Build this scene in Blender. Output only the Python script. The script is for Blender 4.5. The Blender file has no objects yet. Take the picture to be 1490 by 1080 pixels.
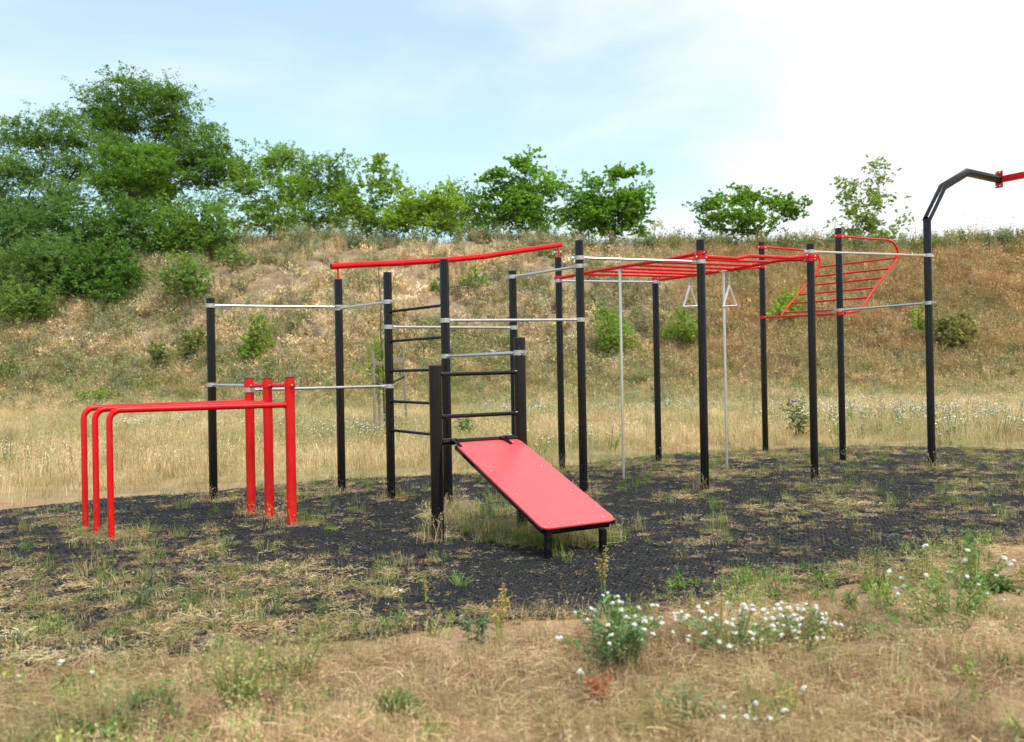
import bpy, math, random
import numpy as np
from mathutils import Matrix, Vector, noise as mnoise

random.seed(7)
rng = np.random.default_rng(11)
SC = bpy.context.scene
COL = SC.collection
R = math.radians

# ------------------------------------------------------------------ camera
CAM_H = 1.45
FPX = 1414.0                      # focal length in photograph pixels (width 1490)
cam_data = bpy.data.cameras.new('camera')
cam = bpy.data.objects.new('camera', cam_data)
COL.objects.link(cam)
cam_data.sensor_width = 36.0
cam_data.lens = 36.0 * FPX / 1490.0
cam_data.clip_start = 0.05
cam_data.clip_end = 3000.0
CAM_M = Matrix.Translation((0, 0, CAM_H)) @ Matrix.Rotation(R(90.2), 4, 'X') @ Matrix.Rotation(R(-1.03), 4, 'Z')
cam.matrix_world = CAM_M
cam_data.dof.use_dof = True
cam_data.dof.focus_distance = 11.0
cam_data.dof.aperture_fstop = 2.4
SC.camera = cam

# ------------------------------------------------------------------ world: pale overcast sky
SUN_EL, SUN_AZ = R(56), R(152)
world = bpy.data.worlds.new('World')
SC.world = world
world.use_nodes = True
wt = world.node_tree
for n in list(wt.nodes):
    wt.nodes.remove(n)
wo = wt.nodes.new('ShaderNodeOutputWorld')
bg = wt.nodes.new('ShaderNodeBackground')
sky = wt.nodes.new('ShaderNodeTexSky')
sky.sky_type = 'NISHITA'
sky.sun_disc = False
sky.sun_elevation = SUN_EL
sky.sun_rotation = SUN_AZ
sky.air_density = 1.0
sky.dust_density = 2.0
tc = wt.nodes.new('ShaderNodeTexCoord')
mp = wt.nodes.new('ShaderNodeMapping')
mp.inputs['Scale'].default_value = (1.0, 1.0, 2.6)
mp.inputs['Location'].default_value = (0.35, 0.2, 0.1)
nz = wt.nodes.new('ShaderNodeTexNoise')
nz.inputs['Scale'].default_value = 2.1
nz.inputs['Detail'].default_value = 7.0
nz.inputs['Roughness'].default_value = 0.52
nz.inputs['Distortion'].default_value = 0.5
sep = wt.nodes.new('ShaderNodeSeparateXYZ')
grad = wt.nodes.new('ShaderNodeMapRange')          # clouds thicken towards the sun's side (right)
grad.inputs['From Min'].default_value = -0.12
grad.inputs['From Max'].default_value = 0.42
grad.inputs['To Min'].default_value = 0.0
grad.inputs['To Max'].default_value = 0.52
add = wt.nodes.new('ShaderNodeMath'); add.operation = 'ADD'
ramp = wt.nodes.new('ShaderNodeMapRange')
ramp.inputs['From Min'].default_value = 0.52
ramp.inputs['From Max'].default_value = 0.92
ramp.inputs['To Min'].default_value = 0.28
ramp.inputs['To Max'].default_value = 1.0
ramp.interpolation_type = 'SMOOTHSTEP'
mixc = wt.nodes.new('ShaderNodeMix'); mixc.data_type = 'RGBA'
mixc.inputs[7].default_value = (5.0, 5.1, 5.12, 1)
hz = wt.nodes.new('ShaderNodeMix'); hz.data_type = 'RGBA'; hz.blend_type = 'MULTIPLY'
hz.inputs[0].default_value = 1.0
hz.inputs[7].default_value = (0.98, 1.21, 1.08, 1)
bg.inputs['Strength'].default_value = 0.1
L = wt.links.new
L(tc.outputs['Generated'], mp.inputs['Vector'])
L(mp.outputs['Vector'], nz.inputs['Vector'])
L(tc.outputs['Generated'], sep.inputs['Vector'])
L(sep.outputs['X'], grad.inputs['Value'])
L(nz.outputs['Fac'], add.inputs[0]); L(grad.outputs['Result'], add.inputs[1])
L(add.outputs[0], ramp.inputs['Value'])
L(sky.outputs['Color'], hz.inputs[6])
L(ramp.outputs['Result'], mixc.inputs[0])
L(hz.outputs[2], mixc.inputs[6])
L(mixc.outputs[2], bg.inputs['Color'])
L(bg.outputs[0], wo.inputs['Surface'])

sun_d = bpy.data.lights.new('sun', 'SUN')
sun_d.energy = 1.5
sun_d.angle = R(16)
sun_d.color = (1.0, 0.97, 0.92)
sun = bpy.data.objects.new('sun', sun_d)
COL.objects.link(sun)
# sun direction: rotation measured like the sky's (0 = +Y, clockwise towards +X)
sd = Vector((math.sin(SUN_AZ) * math.cos(SUN_EL), math.cos(SUN_AZ) * math.cos(SUN_EL), math.sin(SUN_EL)))
sun.rotation_euler = sd.to_track_quat('Z', 'Y').to_euler()

SC.view_settings.view_transform = 'Standard'
SC.view_settings.look = 'None'
SC.view_settings.gamma = 1.0
SC.view_settings.exposure = 1.18
SC.view_settings.use_curve_mapping = False
SC.cycles.max_bounces = 6
SC.cycles.diffuse_bounces = 3
SC.cycles.transparent_max_bounces = 4

# ------------------------------------------------------------------ measuring helpers
CR = CAM_M.to_3x3()
CO = Vector((0, 0, CAM_H))
def ray(px, py):
    return (CR @ Vector(((px - 745) / FPX, -(py - 540) / FPX, -1.0))).normalized()
def gnd(px, py, z=0.0):
    d = ray(px, py); t = (z - CAM_H) / d.z
    return Vector((d.x * t, d.y * t, z))
def at_depth(px, py, Y):
    d = ray(px, py); t = Y / d.y
    return CO + d * t
def pv(px, py, A, B):
    """point of the view ray in the vertical plane through A and B"""
    d = ray(px, py); n = Vector((B[1] - A[1], -(B[0] - A[0]), 0))
    t = (n.x * A[0] + n.y * A[1]) / (n.x * d.x + n.y * d.y)
    return CO + d * t
def zat(P, py):
    """height on the vertical line through P at photograph row py"""
    z = 1.0
    for _ in range(4):
        c = CR.transposed() @ (Vector((P[0], P[1], z)) - CO)
        px = 745 + FPX * c.x / -c.z
        d = ray(px, py); z = CAM_H + d.z * (P[1] / d.y)
    return z

# ------------------------------------------------------------------ mesh helpers
def np_mesh(name, V, loops, starts, mats=None, smooth=False, mat_idx=None, cols=None):
    me = bpy.data.meshes.new(name)
    V = np.asarray(V, dtype=np.float32); loops = np.asarray(loops, dtype=np.int32); starts = np.asarray(starts, dtype=np.int32)
    me.vertices.add(len(V)); me.vertices.foreach_set('co', V.ravel())
    me.loops.add(len(loops)); me.loops.foreach_set('vertex_index', loops)
    me.polygons.add(len(starts)); me.polygons.foreach_set('loop_start', starts)
    if mat_idx is not None:
        me.polygons.foreach_set('material_index', np.asarray(mat_idx, dtype=np.int32))
    me.update(calc_edges=True)
    for m in (mats or []):
        me.materials.append(m)
    if smooth:
        me.polygons.foreach_set('use_smooth', np.ones(len(starts), dtype=bool))
    if cols is not None:
        a = me.attributes.new('tint', 'FLOAT_COLOR', 'POINT')
        c = np.ones((len(V), 4), dtype=np.float32); c[:, :3] = cols
        a.data.foreach_set('color', c.ravel())
    return me

class MB:
    """collects faces of one mesh"""
    def __init__(s): s.v = []; s.f = []; s.m = []; s.c = []
    def add(s, vs, fs, mi=0, col=None):
        o = len(s.v); s.v += [tuple(v) for v in vs]; s.f += [tuple(i + o for i in f) for f in fs]; s.m += [mi] * len(fs)
        s.c += [col or (1, 1, 1)] * len(vs)
    def box(s, c, size, M=None, mi=0, bev=0.0):
        x, y, z = (k / 2 for k in size); c = Vector(c)
        if bev > 0:
            b = min(bev, x * .45, y * .45, z * .45); vs = []
            for sz in (-1, 1):
                for (ax, ay, az) in ((x - b, y - b, z), (x, y - b, z - b), (x - b, y, z - b)):
                    pass
            me_v = []; fs = []
            # chamfered box: three verts for each corner
            idx = {}
            for sx in (-1, 1):
                for sy in (-1, 1):
                    for sz in (-1, 1):
                        for k, p in enumerate(((sx * x, sy * (y - b), sz * (z - b)), (sx * (x - b), sy * y, sz * (z - b)), (sx * (x - b), sy * (y - b), sz * z))):
                            idx[sx, sy, sz, k] = len(me_v); me_v.append(Vector(p))
            def q(a, flip):
                fs.append(tuple(a) if not flip else tuple(reversed(a)))
            for k, ax in enumerate(((1, 2), (0, 2), (0, 1))):
                for sg in (-1, 1):
                    ring = []
                    for (a, b2) in ((-1, -1), (1, -1), (1, 1), (-1, 1)):
                        s3 = [0, 0, 0]; s3[k] = sg; s3[ax[0]] = a; s3[ax[1]] = b2
                        ring.append(idx[s3[0], s3[1], s3[2], k])
                    q(ring, (sg < 0) ^ (k == 1))
            for k in range(3):
                o1, o2 = [j for j in range(3) if j != k]
                for a in (-1, 1):
                    for b2 in (-1, 1):
                        s3 = [0, 0, 0]; s3[o1] = a; s3[o2] = b2
                        e = []
                        for sk in (-1, 1):
                            s3[k] = sk
                            e.append((idx[s3[0], s3[1], s3[2], o1], idx[s3[0], s3[1], s3[2], o2]))
                        fs.append((e[0][0], e[0][1], e[1][1], e[1][0]))
            for sx in (-1, 1):
                for sy in (-1, 1):
                    for sz in (-1, 1):
                        fs.append(tuple(idx[sx, sy, sz, k] for k in range(3)))
            vs = me_v
        else:
            vs = [Vector((sx * x, sy * y, sz * z)) for sz in (-1, 1) for sy in (-1, 1) for sx in (-1, 1)]
            fs = [(0, 2, 3, 1), (4, 5, 7, 6), (0, 1, 5, 4), (2, 6, 7, 3), (0, 4, 6, 2), (1, 3, 7, 5)]
        vs = [(M @ v if M else v) + c for v in vs]
        s.add(vs, fs, mi)
    def tube(s, pts, rad, n=12, mi=0, caps=True, prof=None, col=None, up=None):
        """swept tube through pts; rad a number or a list; prof optional list of (x,y) unit profile points"""
        pts = [Vector(p) for p in pts]; k = len(pts)
        rs = rad if isinstance(rad, (list, tuple, np.ndarray)) else [rad] * k
        P = prof or [(math.cos(2 * math.pi * i / n), math.sin(2 * math.pi * i / n)) for i in range(n)]
        n = len(P)
        t0 = (pts[1] - pts[0]).normalized()
        a = up or (Vector((0, 0, 1)) if abs(t0.z) < 0.9 else Vector((0, 1, 0)))
        x = a.cross(t0).normalized(); vs = []
        for i in range(k):
            if i == 0: t = (pts[1] - pts[0]).normalized(); sc = 1
            elif i == k - 1: t = (pts[-1] - pts[-2]).normalized(); sc = 1
            else:
                d1 = (pts[i] - pts[i - 1]).normalized(); d2 = (pts[i + 1] - pts[i]).normalized()
                t = (d1 + d2).normalized()
            x = (x - t * x.dot(t)).normalized(); y = t.cross(x)
            for (u, w) in P:
                vs.append(pts[i] + (x * u + y * w) * rs[i])
        fs = []
        for i in range(k - 1):
            for j in range(n):
                j2 = (j + 1) % n
                fs.append((i * n + j, i * n + j2, (i + 1) * n + j2, (i + 1) * n + j))
        if caps:
            fs.append(tuple(range(n - 1, -1, -1))); fs.append(tuple(range((k - 1) * n, k * n)))
        s.add(vs, fs, mi, col)
    def build(s, name, mats, parent=None, smooth=None, loc=None):
        me = bpy.data.meshes.new(name)
        V = s.v
        if loc is not None:
            V = [(v[0] - loc[0], v[1] - loc[1], v[2] - loc[2]) for v in V]
        me.from_pydata(V, [], s.f)
        mats = mats if isinstance(mats, (list, tuple)) else [mats]
        for m in mats: me.materials.append(m)
        if len(mats) > 1: me.polygons.foreach_set('material_index', s.m)
        me.update()
        if smooth:
            me.polygons.foreach_set('use_smooth', [True] * len(me.polygons))
            try: me.set_sharp_from_angle(angle=R(smooth))
            except Exception: pass
        o = bpy.data.objects.new(name, me); COL.objects.link(o)
        if loc is not None: o.location = loc
        if parent: o.parent = parent
        return o

def tag(o, label=None, cat=None, group=None, kind=None):
    if label: o['label'] = label
    if cat: o['category'] = cat
    if group: o['group'] = group
    if kind: o['kind'] = kind
    return o
def empty(name, loc=(0, 0, 0)):
    o = bpy.data.objects.new(name, None); COL.objects.link(o); o.location = loc; o.empty_display_size = 0.1
    return o

# ------------------------------------------------------------------ materials
def nm(name):
    m = bpy.data.materials.new(name); m.use_nodes = True
    nt = m.node_tree; b = nt.nodes['Principled BSDF']
    return m, nt, b
def mat_simple(name, col, rough=0.5, metal=0.0, var=0.12, scale=6.0, bump=0.0, bscale=60.0, coat=0.0):
    m, nt, b = nm(name)
    t = nt.nodes.new('ShaderNodeTexCoord')
    n = nt.nodes.new('ShaderNodeTexNoise'); n.inputs['Scale'].default_value = scale; n.inputs['Detail'].default_value = 6
    nt.links.new(t.outputs['Object'], n.inputs['Vector'])
    mx = nt.nodes.new('ShaderNodeMix'); mx.data_type = 'RGBA'
    mx.inputs[6].default_value = tuple(c * (1 - var) for c in col) + (1,)
    mx.inputs[7].default_value = tuple(min(1, c * (1 + var)) for c in col) + (1,)
    nt.links.new(n.outputs['Fac'], mx.inputs[0]); nt.links.new(mx.outputs[2], b.inputs['Base Color'])
    rr = nt.nodes.new('ShaderNodeMapRange'); rr.inputs['To Min'].default_value = max(0, rough - .08); rr.inputs['To Max'].default_value = rough + .1
    nt.links.new(n.outputs['Fac'], rr.inputs['Value']); nt.links.new(rr.outputs['Result'], b.inputs['Roughness'])
    b.inputs['Metallic'].default_value = metal
    b.inputs['Coat Weight'].default_value = coat
    if bump > 0:
        n2 = nt.nodes.new('ShaderNodeTexNoise'); n2.inputs['Scale'].default_value = bscale; n2.inputs['Detail'].default_value = 4
        nt.links.new(t.outputs['Object'], n2.inputs['Vector'])
        bp = nt.nodes.new('ShaderNodeBump'); bp.inputs['Strength'].default_value = bump; bp.inputs['Distance'].default_value = 0.01
        nt.links.new(n2.outputs['Fac'], bp.inputs['Height']); nt.links.new(bp.outputs['Normal'], b.inputs['Normal'])
    return m
def dirty_paint(name, col, rough, dirt=(0.16, 0.12, 0.08), amount=0.5, spec=0.5, film=0.07):
    """powder-coated steel: fine specks and dust that clings near the ground"""
    m, nt, b = nm(name)
    g = nt.nodes.new('ShaderNodeNewGeometry')
    sp = nt.nodes.new('ShaderNodeSeparateXYZ'); nt.links.new(g.outputs['Position'], sp.inputs[0])
    mr = nt.nodes.new('ShaderNodeMapRange'); mr.inputs['From Min'].default_value = 0.45; mr.inputs['From Max'].default_value = 0.0
    mr.inputs['To Min'].default_value = 0.0; mr.inputs['To Max'].default_value = 1.0
    nt.links.new(sp.outputs['Z'], mr.inputs['Value'])
    n = nt.nodes.new('ShaderNodeTexNoise'); n.inputs['Scale'].default_value = 28; n.inputs['Detail'].default_value = 8; n.inputs['Roughness'].default_value = .7
    nt.links.new(g.outputs['Position'], n.inputs['Vector'])
    r2 = nt.nodes.new('ShaderNodeMapRange'); r2.inputs['From Min'].default_value = .45; r2.inputs['From Max'].default_value = .75
    nt.links.new(n.outputs['Fac'], r2.inputs['Value'])
    mu = nt.nodes.new('ShaderNodeMath'); mu.operation = 'MULTIPLY'
    nt.links.new(mr.outputs[0], mu.inputs[0]); nt.links.new(r2.outputs[0], mu.inputs[1])
    m2 = nt.nodes.new('ShaderNodeMath'); m2.operation = 'MULTIPLY_ADD'; m2.inputs[1].default_value = amount
    nt.links.new(mu.outputs[0], m2.inputs[0])
    n3 = nt.nodes.new('ShaderNodeTexNoise'); n3.inputs['Scale'].default_value = 5; n3.inputs['Detail'].default_value = 5
    nt.links.new(g.outputs['Position'], n3.inputs['Vector'])
    r3 = nt.nodes.new('ShaderNodeMapRange'); r3.inputs['From Min'].default_value = .4; r3.inputs['From Max'].default_value = .8; r3.inputs['To Max'].default_value = film
    nt.links.new(n3.outputs['Fac'], r3.inputs['Value']); nt.links.new(r3.outputs[0], m2.inputs[2])
    mx = nt.nodes.new('ShaderNodeMix'); mx.data_type = 'RGBA'
    mx.inputs[6].default_value = col + (1,); mx.inputs[7].default_value = dirt + (1,)
    nt.links.new(m2.outputs[0], mx.inputs[0]); nt.links.new(mx.outputs[2], b.inputs['Base Color'])
    rr = nt.nodes.new('ShaderNodeMapRange'); rr.inputs['To Min'].default_value = rough - .06; rr.inputs['To Max'].default_value = rough + .10
    nt.links.new(n3.outputs['Fac'], rr.inputs['Value']); nt.links.new(rr.outputs[0], b.inputs['Roughness'])
    b.inputs['Specular IOR Level'].default_value = spec
    return m

M_BLACK = dirty_paint('black powder coated steel', (0.0035, 0.0042, 0.0060), 0.17, amount=0.4, spec=0.38, dirt=(0.08, 0.062, 0.045), film=0.012)
M_RED = dirty_paint('red powder coated steel', (0.66, 0.0035, 0.007), 0.33, dirt=(0.45, 0.20, 0.12), amount=0.4, spec=0.28)
M_STEEL = mat_simple('brushed stainless steel', (0.66, 0.66, 0.66), 0.30, metal=0.85, var=.18, scale=12)
M_BRACKET = mat_simple('galvanised bracket steel', (0.48, 0.47, 0.44), 0.45, metal=0.6, var=.2, scale=20)
M_BOLT = mat_simple('bolt steel', (0.72, 0.72, 0.72), 0.3, metal=0.7)
M_CAP = mat_simple('black plastic cap', (0.015, 0.015, 0.017), 0.5)
M_BOARD = mat_simple('red laminate panel', (0.80, 0.085, 0.095), 0.33, var=.06, scale=3, bump=.05, bscale=200)
M_RUBBER = mat_simple('black rubber', (0.0085, 0.0085, 0.0092), 0.72, var=.35, scale=4, bump=.3, bscale=90)
M_STAKE = mat_simple('weathered grey wood', (0.24, 0.20, 0.17), 0.85, var=.3, scale=14, bump=.6, bscale=50)
M_BARK = mat_simple('tree bark', (0.075, 0.062, 0.050), 0.9, var=.35, scale=5, bump=.8, bscale=20)
M_BAND = mat_simple('dark strap', (0.02, 0.02, 0.022), 0.7)
M_PETAL = mat_simple('white petals', (0.86, 0.84, 0.76), 0.6, var=.1)
M_YELLOW = mat_simple('yellow petals', (0.75, 0.55, 0.04), 0.6)
M_PURPLE = mat_simple('purple petals', (0.20, 0.10, 0.35), 0.6)
M_POPPY = mat_simple('poppy petals', (0.60, 0.02, 0.02), 0.6)
M_STONE = mat_simple('stone', (0.30, 0.28, 0.26), 0.8, var=.3, scale=30, bump=.5)

nt_ = M_BOARD.node_tree; b_ = nt_.nodes['Principled BSDF']; src_ = b_.inputs['Base Color'].links[0].from_socket
g_ = nt_.nodes.new('ShaderNodeNewGeometry')
def scuff(scale, lo_, hi_, col_, stretch=(1, 1, 1)):
    global src_
    mp_ = nt_.nodes.new('ShaderNodeMapping'); mp_.inputs['Scale'].default_value = stretch; nt_.links.new(g_.outputs['Position'], mp_.inputs['Vector'])
    n_ = nt_.nodes.new('ShaderNodeTexNoise'); n_.inputs['Scale'].default_value = scale; n_.inputs['Detail'].default_value = 7; n_.inputs['Roughness'].default_value = .75
    nt_.links.new(mp_.outputs[0], n_.inputs['Vector']); r_ = nt_.nodes.new('ShaderNodeMapRange'); r_.inputs['From Min'].default_value = lo_; r_.inputs['From Max'].default_value = hi_; nt_.links.new(n_.outputs['Fac'], r_.inputs['Value'])
    x_ = nt_.nodes.new('ShaderNodeMix'); x_.data_type = 'RGBA'; nt_.links.new(r_.outputs[0], x_.inputs[0]); nt_.links.new(src_, x_.inputs[6]); x_.inputs[7].default_value = col_ + (1,); src_ = x_.outputs[2]
scuff(55, .70, .74, (.35, .04, .04)); scuff(5, .55, .95, (.82, .20, .19), (1, 3, 1)); scuff(14, .66, .74, (.70, .14, .13), (3, 1, 1)); nt_.links.new(src_, b_.inputs['Base Color'])

def mat_leaf(name, atype, trans=0.35, rough=0.55, spec=0.3, through=(1.25, 1.3, 0.6)):
    """foliage: colour from 'tint' (and per-copy 'col' when scattered)"""
    m, nt, b = nm(name)
    a = nt.nodes.new('ShaderNodeAttribute'); a.attribute_name = 'tint'
    out = a.outputs['Color']
    if atype == 'INSTANCER':
        a2 = nt.nodes.new('ShaderNodeAttribute'); a2.attribute_type = 'INSTANCER'; a2.attribute_name = 'col'
        mx = nt.nodes.new('ShaderNodeMix'); mx.data_type = 'RGBA'; mx.blend_type = 'MULTIPLY'; mx.inputs[0].default_value = 1
        nt.links.new(out, mx.inputs[6]); nt.links.new(a2.outputs['Color'], mx.inputs[7]); out = mx.outputs[2]
    nt.links.new(out, b.inputs['Base Color'])
    b.inputs['Roughness'].default_value = rough; b.inputs['Specular IOR Level'].default_value = spec
    tr = nt.nodes.new('ShaderNodeBsdfTranslucent')
    g = nt.nodes.new('ShaderNodeMix'); g.data_type = 'RGBA'; g.blend_type = 'MULTIPLY'; g.inputs[0].default_value = 1
    g.inputs[7].default_value = through + (1,)
    nt.links.new(out, g.inputs[6]); nt.links.new(g.outputs[2], tr.inputs['Color'])
    ms = nt.nodes.new('ShaderNodeMixShader'); ms.inputs[0].default_value = trans
    nt.links.new(b.outputs[0], ms.inputs[1]); nt.links.new(tr.outputs[0], ms.inputs[2])
    nt.links.new(ms.outputs[0], nt.nodes['Material Output'].inputs['Surface'])
    return m
M_LEAF = mat_leaf('leaves', 'GEOMETRY', 0.5)
M_BLADE = mat_leaf('scattered blades', 'INSTANCER', 0.28, 0.65, 0.2, (1.12, 1.06, 0.82))
M_PLANT = mat_leaf('plant leaves', 'GEOMETRY', 0.28)

# ------------------------------------------------------------------ terrain
def hsh(x, y, s):
    return np.modf(np.abs(np.sin(x * 127.1 + y * 311.7 + s * 74.7) * 43758.5453))[0]
def vnoise(x, y, s=0.0):
    xi = np.floor(x); yi = np.floor(y); xf = x - xi; yf = y - yi
    u = xf * xf * (3 - 2 * xf); v = yf * yf * (3 - 2 * yf)
    a = hsh(xi, yi, s); b = hsh(xi + 1, yi, s); c = hsh(xi, yi + 1, s); d = hsh(xi + 1, yi + 1, s)
    return (a * (1 - u) + b * u) * (1 - v) + (c * (1 - u) + d * u) * v
def fbm(x, y, s=0.0, o=4):
    t = 0; a = 0.5; n = 0
    for k in range(o):
        t = t + a * vnoise(x * 2 ** k, y * 2 ** k, s + k * 3.1); n += a; a *= .5
    return t / n
def sstep(t):
    t = np.clip(t, 0, 1); return t * t * (3 - 2 * t)

MAT_PX = [(-260, 790), (0, 745), (150, 728), (300, 718), (480, 700), (640, 692), (780, 688), (900, 670), (960, 663), (1110, 656), (1250, 650),
          (1400, 652), (1490, 656), (1700, 662), (1760, 745), (1490, 792), (1300, 838), (1130, 868), (1000, 887), (900, 902), (800, 902), (700, 906),
          (560, 925), (430, 940), (250, 955), (0, 985), (-320, 1010)]
MAT_POLY = np.array([[*gnd(*p)][:2] for p in MAT_PX])
def in_poly(x, y, P=MAT_POLY):
    x = np.asarray(x); y = np.asarray(y); c = np.zeros(x.shape, bool); n = len(P); j = n - 1
    for i in range(n):
        xi, yi = P[i]; xj, yj = P[j]
        k = ((yi > y) != (yj > y)) & (x < (xj - xi) * (y - yi) / (yj - yi + 1e-12) + xi)
        c ^= k; j = i
    return c
def poly_dist(x, y, P=MAT_POLY):
    d = np.full(np.shape(x), 1e9); n = len(P)
    for i in range(n):
        ax, ay = P[i]; bx, by = P[(i + 1) % n]; dx, dy = bx - ax, by - ay
        t = np.clip(((x - ax) * dx + (y - ay) * dy) / (dx * dx + dy * dy), 0, 1)
        d = np.minimum(d, np.hypot(x - ax - t * dx, y - ay - t * dy))
    return d
def foot(x):
    return 41.0 + 4.5 * sstep((-x - 6) / 18) + 1.5 * np.sin(x * .11 + 1)
def terrain(x, y):
    x = np.asarray(x, float); y = np.asarray(y, float)
    yb = foot(x); Ls = 17.0
    H = 9.35 - .85 * sstep(x / 8) + .55 * np.sin(x * .09 + 2) * sstep(x / 10) + .35 * (fbm(x * .12, y * 0 + .5, 5) - .5)
    t = np.clip((y - yb) / Ls, 0, 1)
    prof = t * t * (3 - 2 * t) * .35 + .65 * np.clip(1.06 * t - .03 * np.sin(t * 3.14), 0, 1) ** 1.08
    prof = np.clip(prof, 0, 1)
    back = 1 - sstep((y - yb - 62) / 45)
    e = H * prof * back
    rough = (fbm(x * .35, y * .35, 1) - .5) * 1.1 * np.clip(t * 4, 0, 1) * (1 - .6 * sstep((y - yb - 18) / 6)) + (fbm(x * 1.2, y * 1.2, 2) - .5) * .35 * np.clip(t * 4, 0, 1)
    fieldn = (fbm(x * .15, y * .15, 3) - .5) * .25 * sstep((y - 17) / 14)
    ins = in_poly(x, y); d = poly_dist(x, y)
    near = (fbm(x * 1.1, y * 1.1, 7) - .5) * .10 + (fbm(x * 5, y * 5, 8) - .5) * .05 + (fbm(x * 17, y * 17, 9, 3) - .5) * .022
    near = near * sstep(d / .6) * (1 - sstep((y - 14) / 6)) + .025 * sstep(d / .8) * (y < 9)
    near = np.where(ins, -.012, near + .004 * (1 - sstep(d / .15)))
    return e + rough + fieldn + near

def axis_pts(segs):
    out = []
    for a, b, st in segs:
        n = max(1, int(round((b - a) / st))); out += list(np.linspace(a, b, n, endpoint=False))
    return out
xs = np.array([-900, -600, -400, -250, -160] + axis_pts([(-110, -40, 2.0), (-40, -8, .55), (-8, -4.5, .12), (-4.5, 4.5, .045), (4.5, 8, .12), (8, 40, .55), (40, 110, 2.0)]) + [110, 160, 250, 400, 600, 900.0])
ys = np.array([-500, -200, -60, -20, -5, 0, 2.0] + axis_pts([(2.6, 7.6, .045), (7.6, 12, .15), (12, 40, .6), (40, 66, .3), (66, 110, 1.6)]) + [110, 125, 150, 200, 300, 500, 900.0])
XX, YY = np.meshgrid(xs, ys)
ZZ = terrain(XX, YY)
nx, ny = len(xs), len(ys)
V = np.stack([XX.ravel(), YY.ravel(), ZZ.ravel()], 1)
ii = (np.arange(ny - 1)[:, None] * nx + np.arange(nx - 1)[None, :]).ravel()
lo = np.stack([ii, ii + 1, ii + 1 + nx, ii + nx], 1).ravel()

def ground_material():
    m, nt, b = nm('ground soil and straw')
    N = nt.nodes.new; K = nt.links.new
    g = N('ShaderNodeNewGeometry')
    def noise(scale, det=6, rough=.6, vec=None, dist=0):
        n = N('ShaderNodeTexNoise'); n.inputs['Scale'].default_value = scale; n.inputs['Detail'].default_value = det; n.inputs['Roughness'].default_value = rough
        n.inputs['Distortion'].default_value = dist
        K(vec or g.outputs['Position'], n.inputs['Vector']); return n.outputs['Fac']
    def rng_(v, a, c, lo_=0, hi=1):
        r = N('ShaderNodeMapRange'); r.inputs['From Min'].default_value = a; r.inputs['From Max'].default_value = c
        r.inputs['To Min'].default_value = lo_; r.inputs['To Max'].default_value = hi; K(v, r.inputs['Value']); return r.outputs[0]
    def mix(f, a, c):
        x = N('ShaderNodeMix'); x.data_type = 'RGBA'; K(f, x.inputs[0])
        for v, s in ((a, 6), (c, 7)):
            if isinstance(v, tuple): x.inputs[s].default_value = v + (1,)
            else: K(v, x.inputs[s])
        return x.outputs[2]
    sp = N('ShaderNodeSeparateXYZ'); K(g.outputs['Position'], sp.inputs[0])
    soil = mix(noise(3.0), (0.36, 0.215, 0.125), (0.54, 0.35, 0.215))
    soil = mix(rng_(noise(45, 8, .75), .42, .66), soil, (0.20, 0.115, 0.065))
    soil = mix(rng_(noise(150, 3, .6), .60, .72), soil, (0.46, 0.34, 0.22))
    straw = mix(noise(22, 8, .7), (0.34, 0.23, 0.11), (0.52, 0.39, 0.21))
    field = mix(rng_(noise(.35, 6, .6), .38, .62), straw, (0.24, 0.22, 0.09))
    slope = mix(rng_(noise(.55, 8, .65, dist=.6), .42, .58), (0.27, 0.185, 0.125), (0.16, 0.115, 0.08))
    slope = mix(rng_(noise(7, 8, .7), .4, .65), slope, (0.38, 0.28, 0.16))
    nearf = mix(rng_(noise(1.6, 8, .7), .44, .60), soil, straw)
    f1 = rng_(sp.outputs['Y'], 11.5, 14.5)
    c = mix(f1, nearf, field)
    f2 = rng_(sp.outputs['Y'], 38.0, 46.0)
    c = mix(f2, c, slope)
    K(c, b.inputs['Base Color']); b.inputs['Roughness'].default_value = .95; b.inputs['Specular IOR Level'].default_value = .15
    bp = N('ShaderNodeBump'); bp.inputs['Strength'].default_value = .7; bp.inputs['Distance'].default_value = .02
    K(noise(40, 8, .75), bp.inputs['Height']); K(bp.outputs['Normal'], b.inputs['Normal'])
    return m
M_GROUND = ground_material()
me = np_mesh('ground', V, lo, np.arange(0, len(lo), 4), [M_GROUND], smooth=True)
ground = bpy.data.objects.new('ground', me); COL.objects.link(ground)
tag(ground, kind='structure')

def tz(x, y):
    return float(terrain(np.array([x]), np.array([y]))[0])
def hit(px, py):
    """first terrain point on the view ray"""
    d = ray(px, py); t = np.arange(3, 140, .15)
    X = d.x * t; Y = d.y * t; Z = CAM_H + d.z * t
    k = np.nonzero(Z <= terrain(X, Y))[0]
    i = k[0] if len(k) else len(t) - 1
    return Vector((X[i], Y[i], Z[i]))

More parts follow.
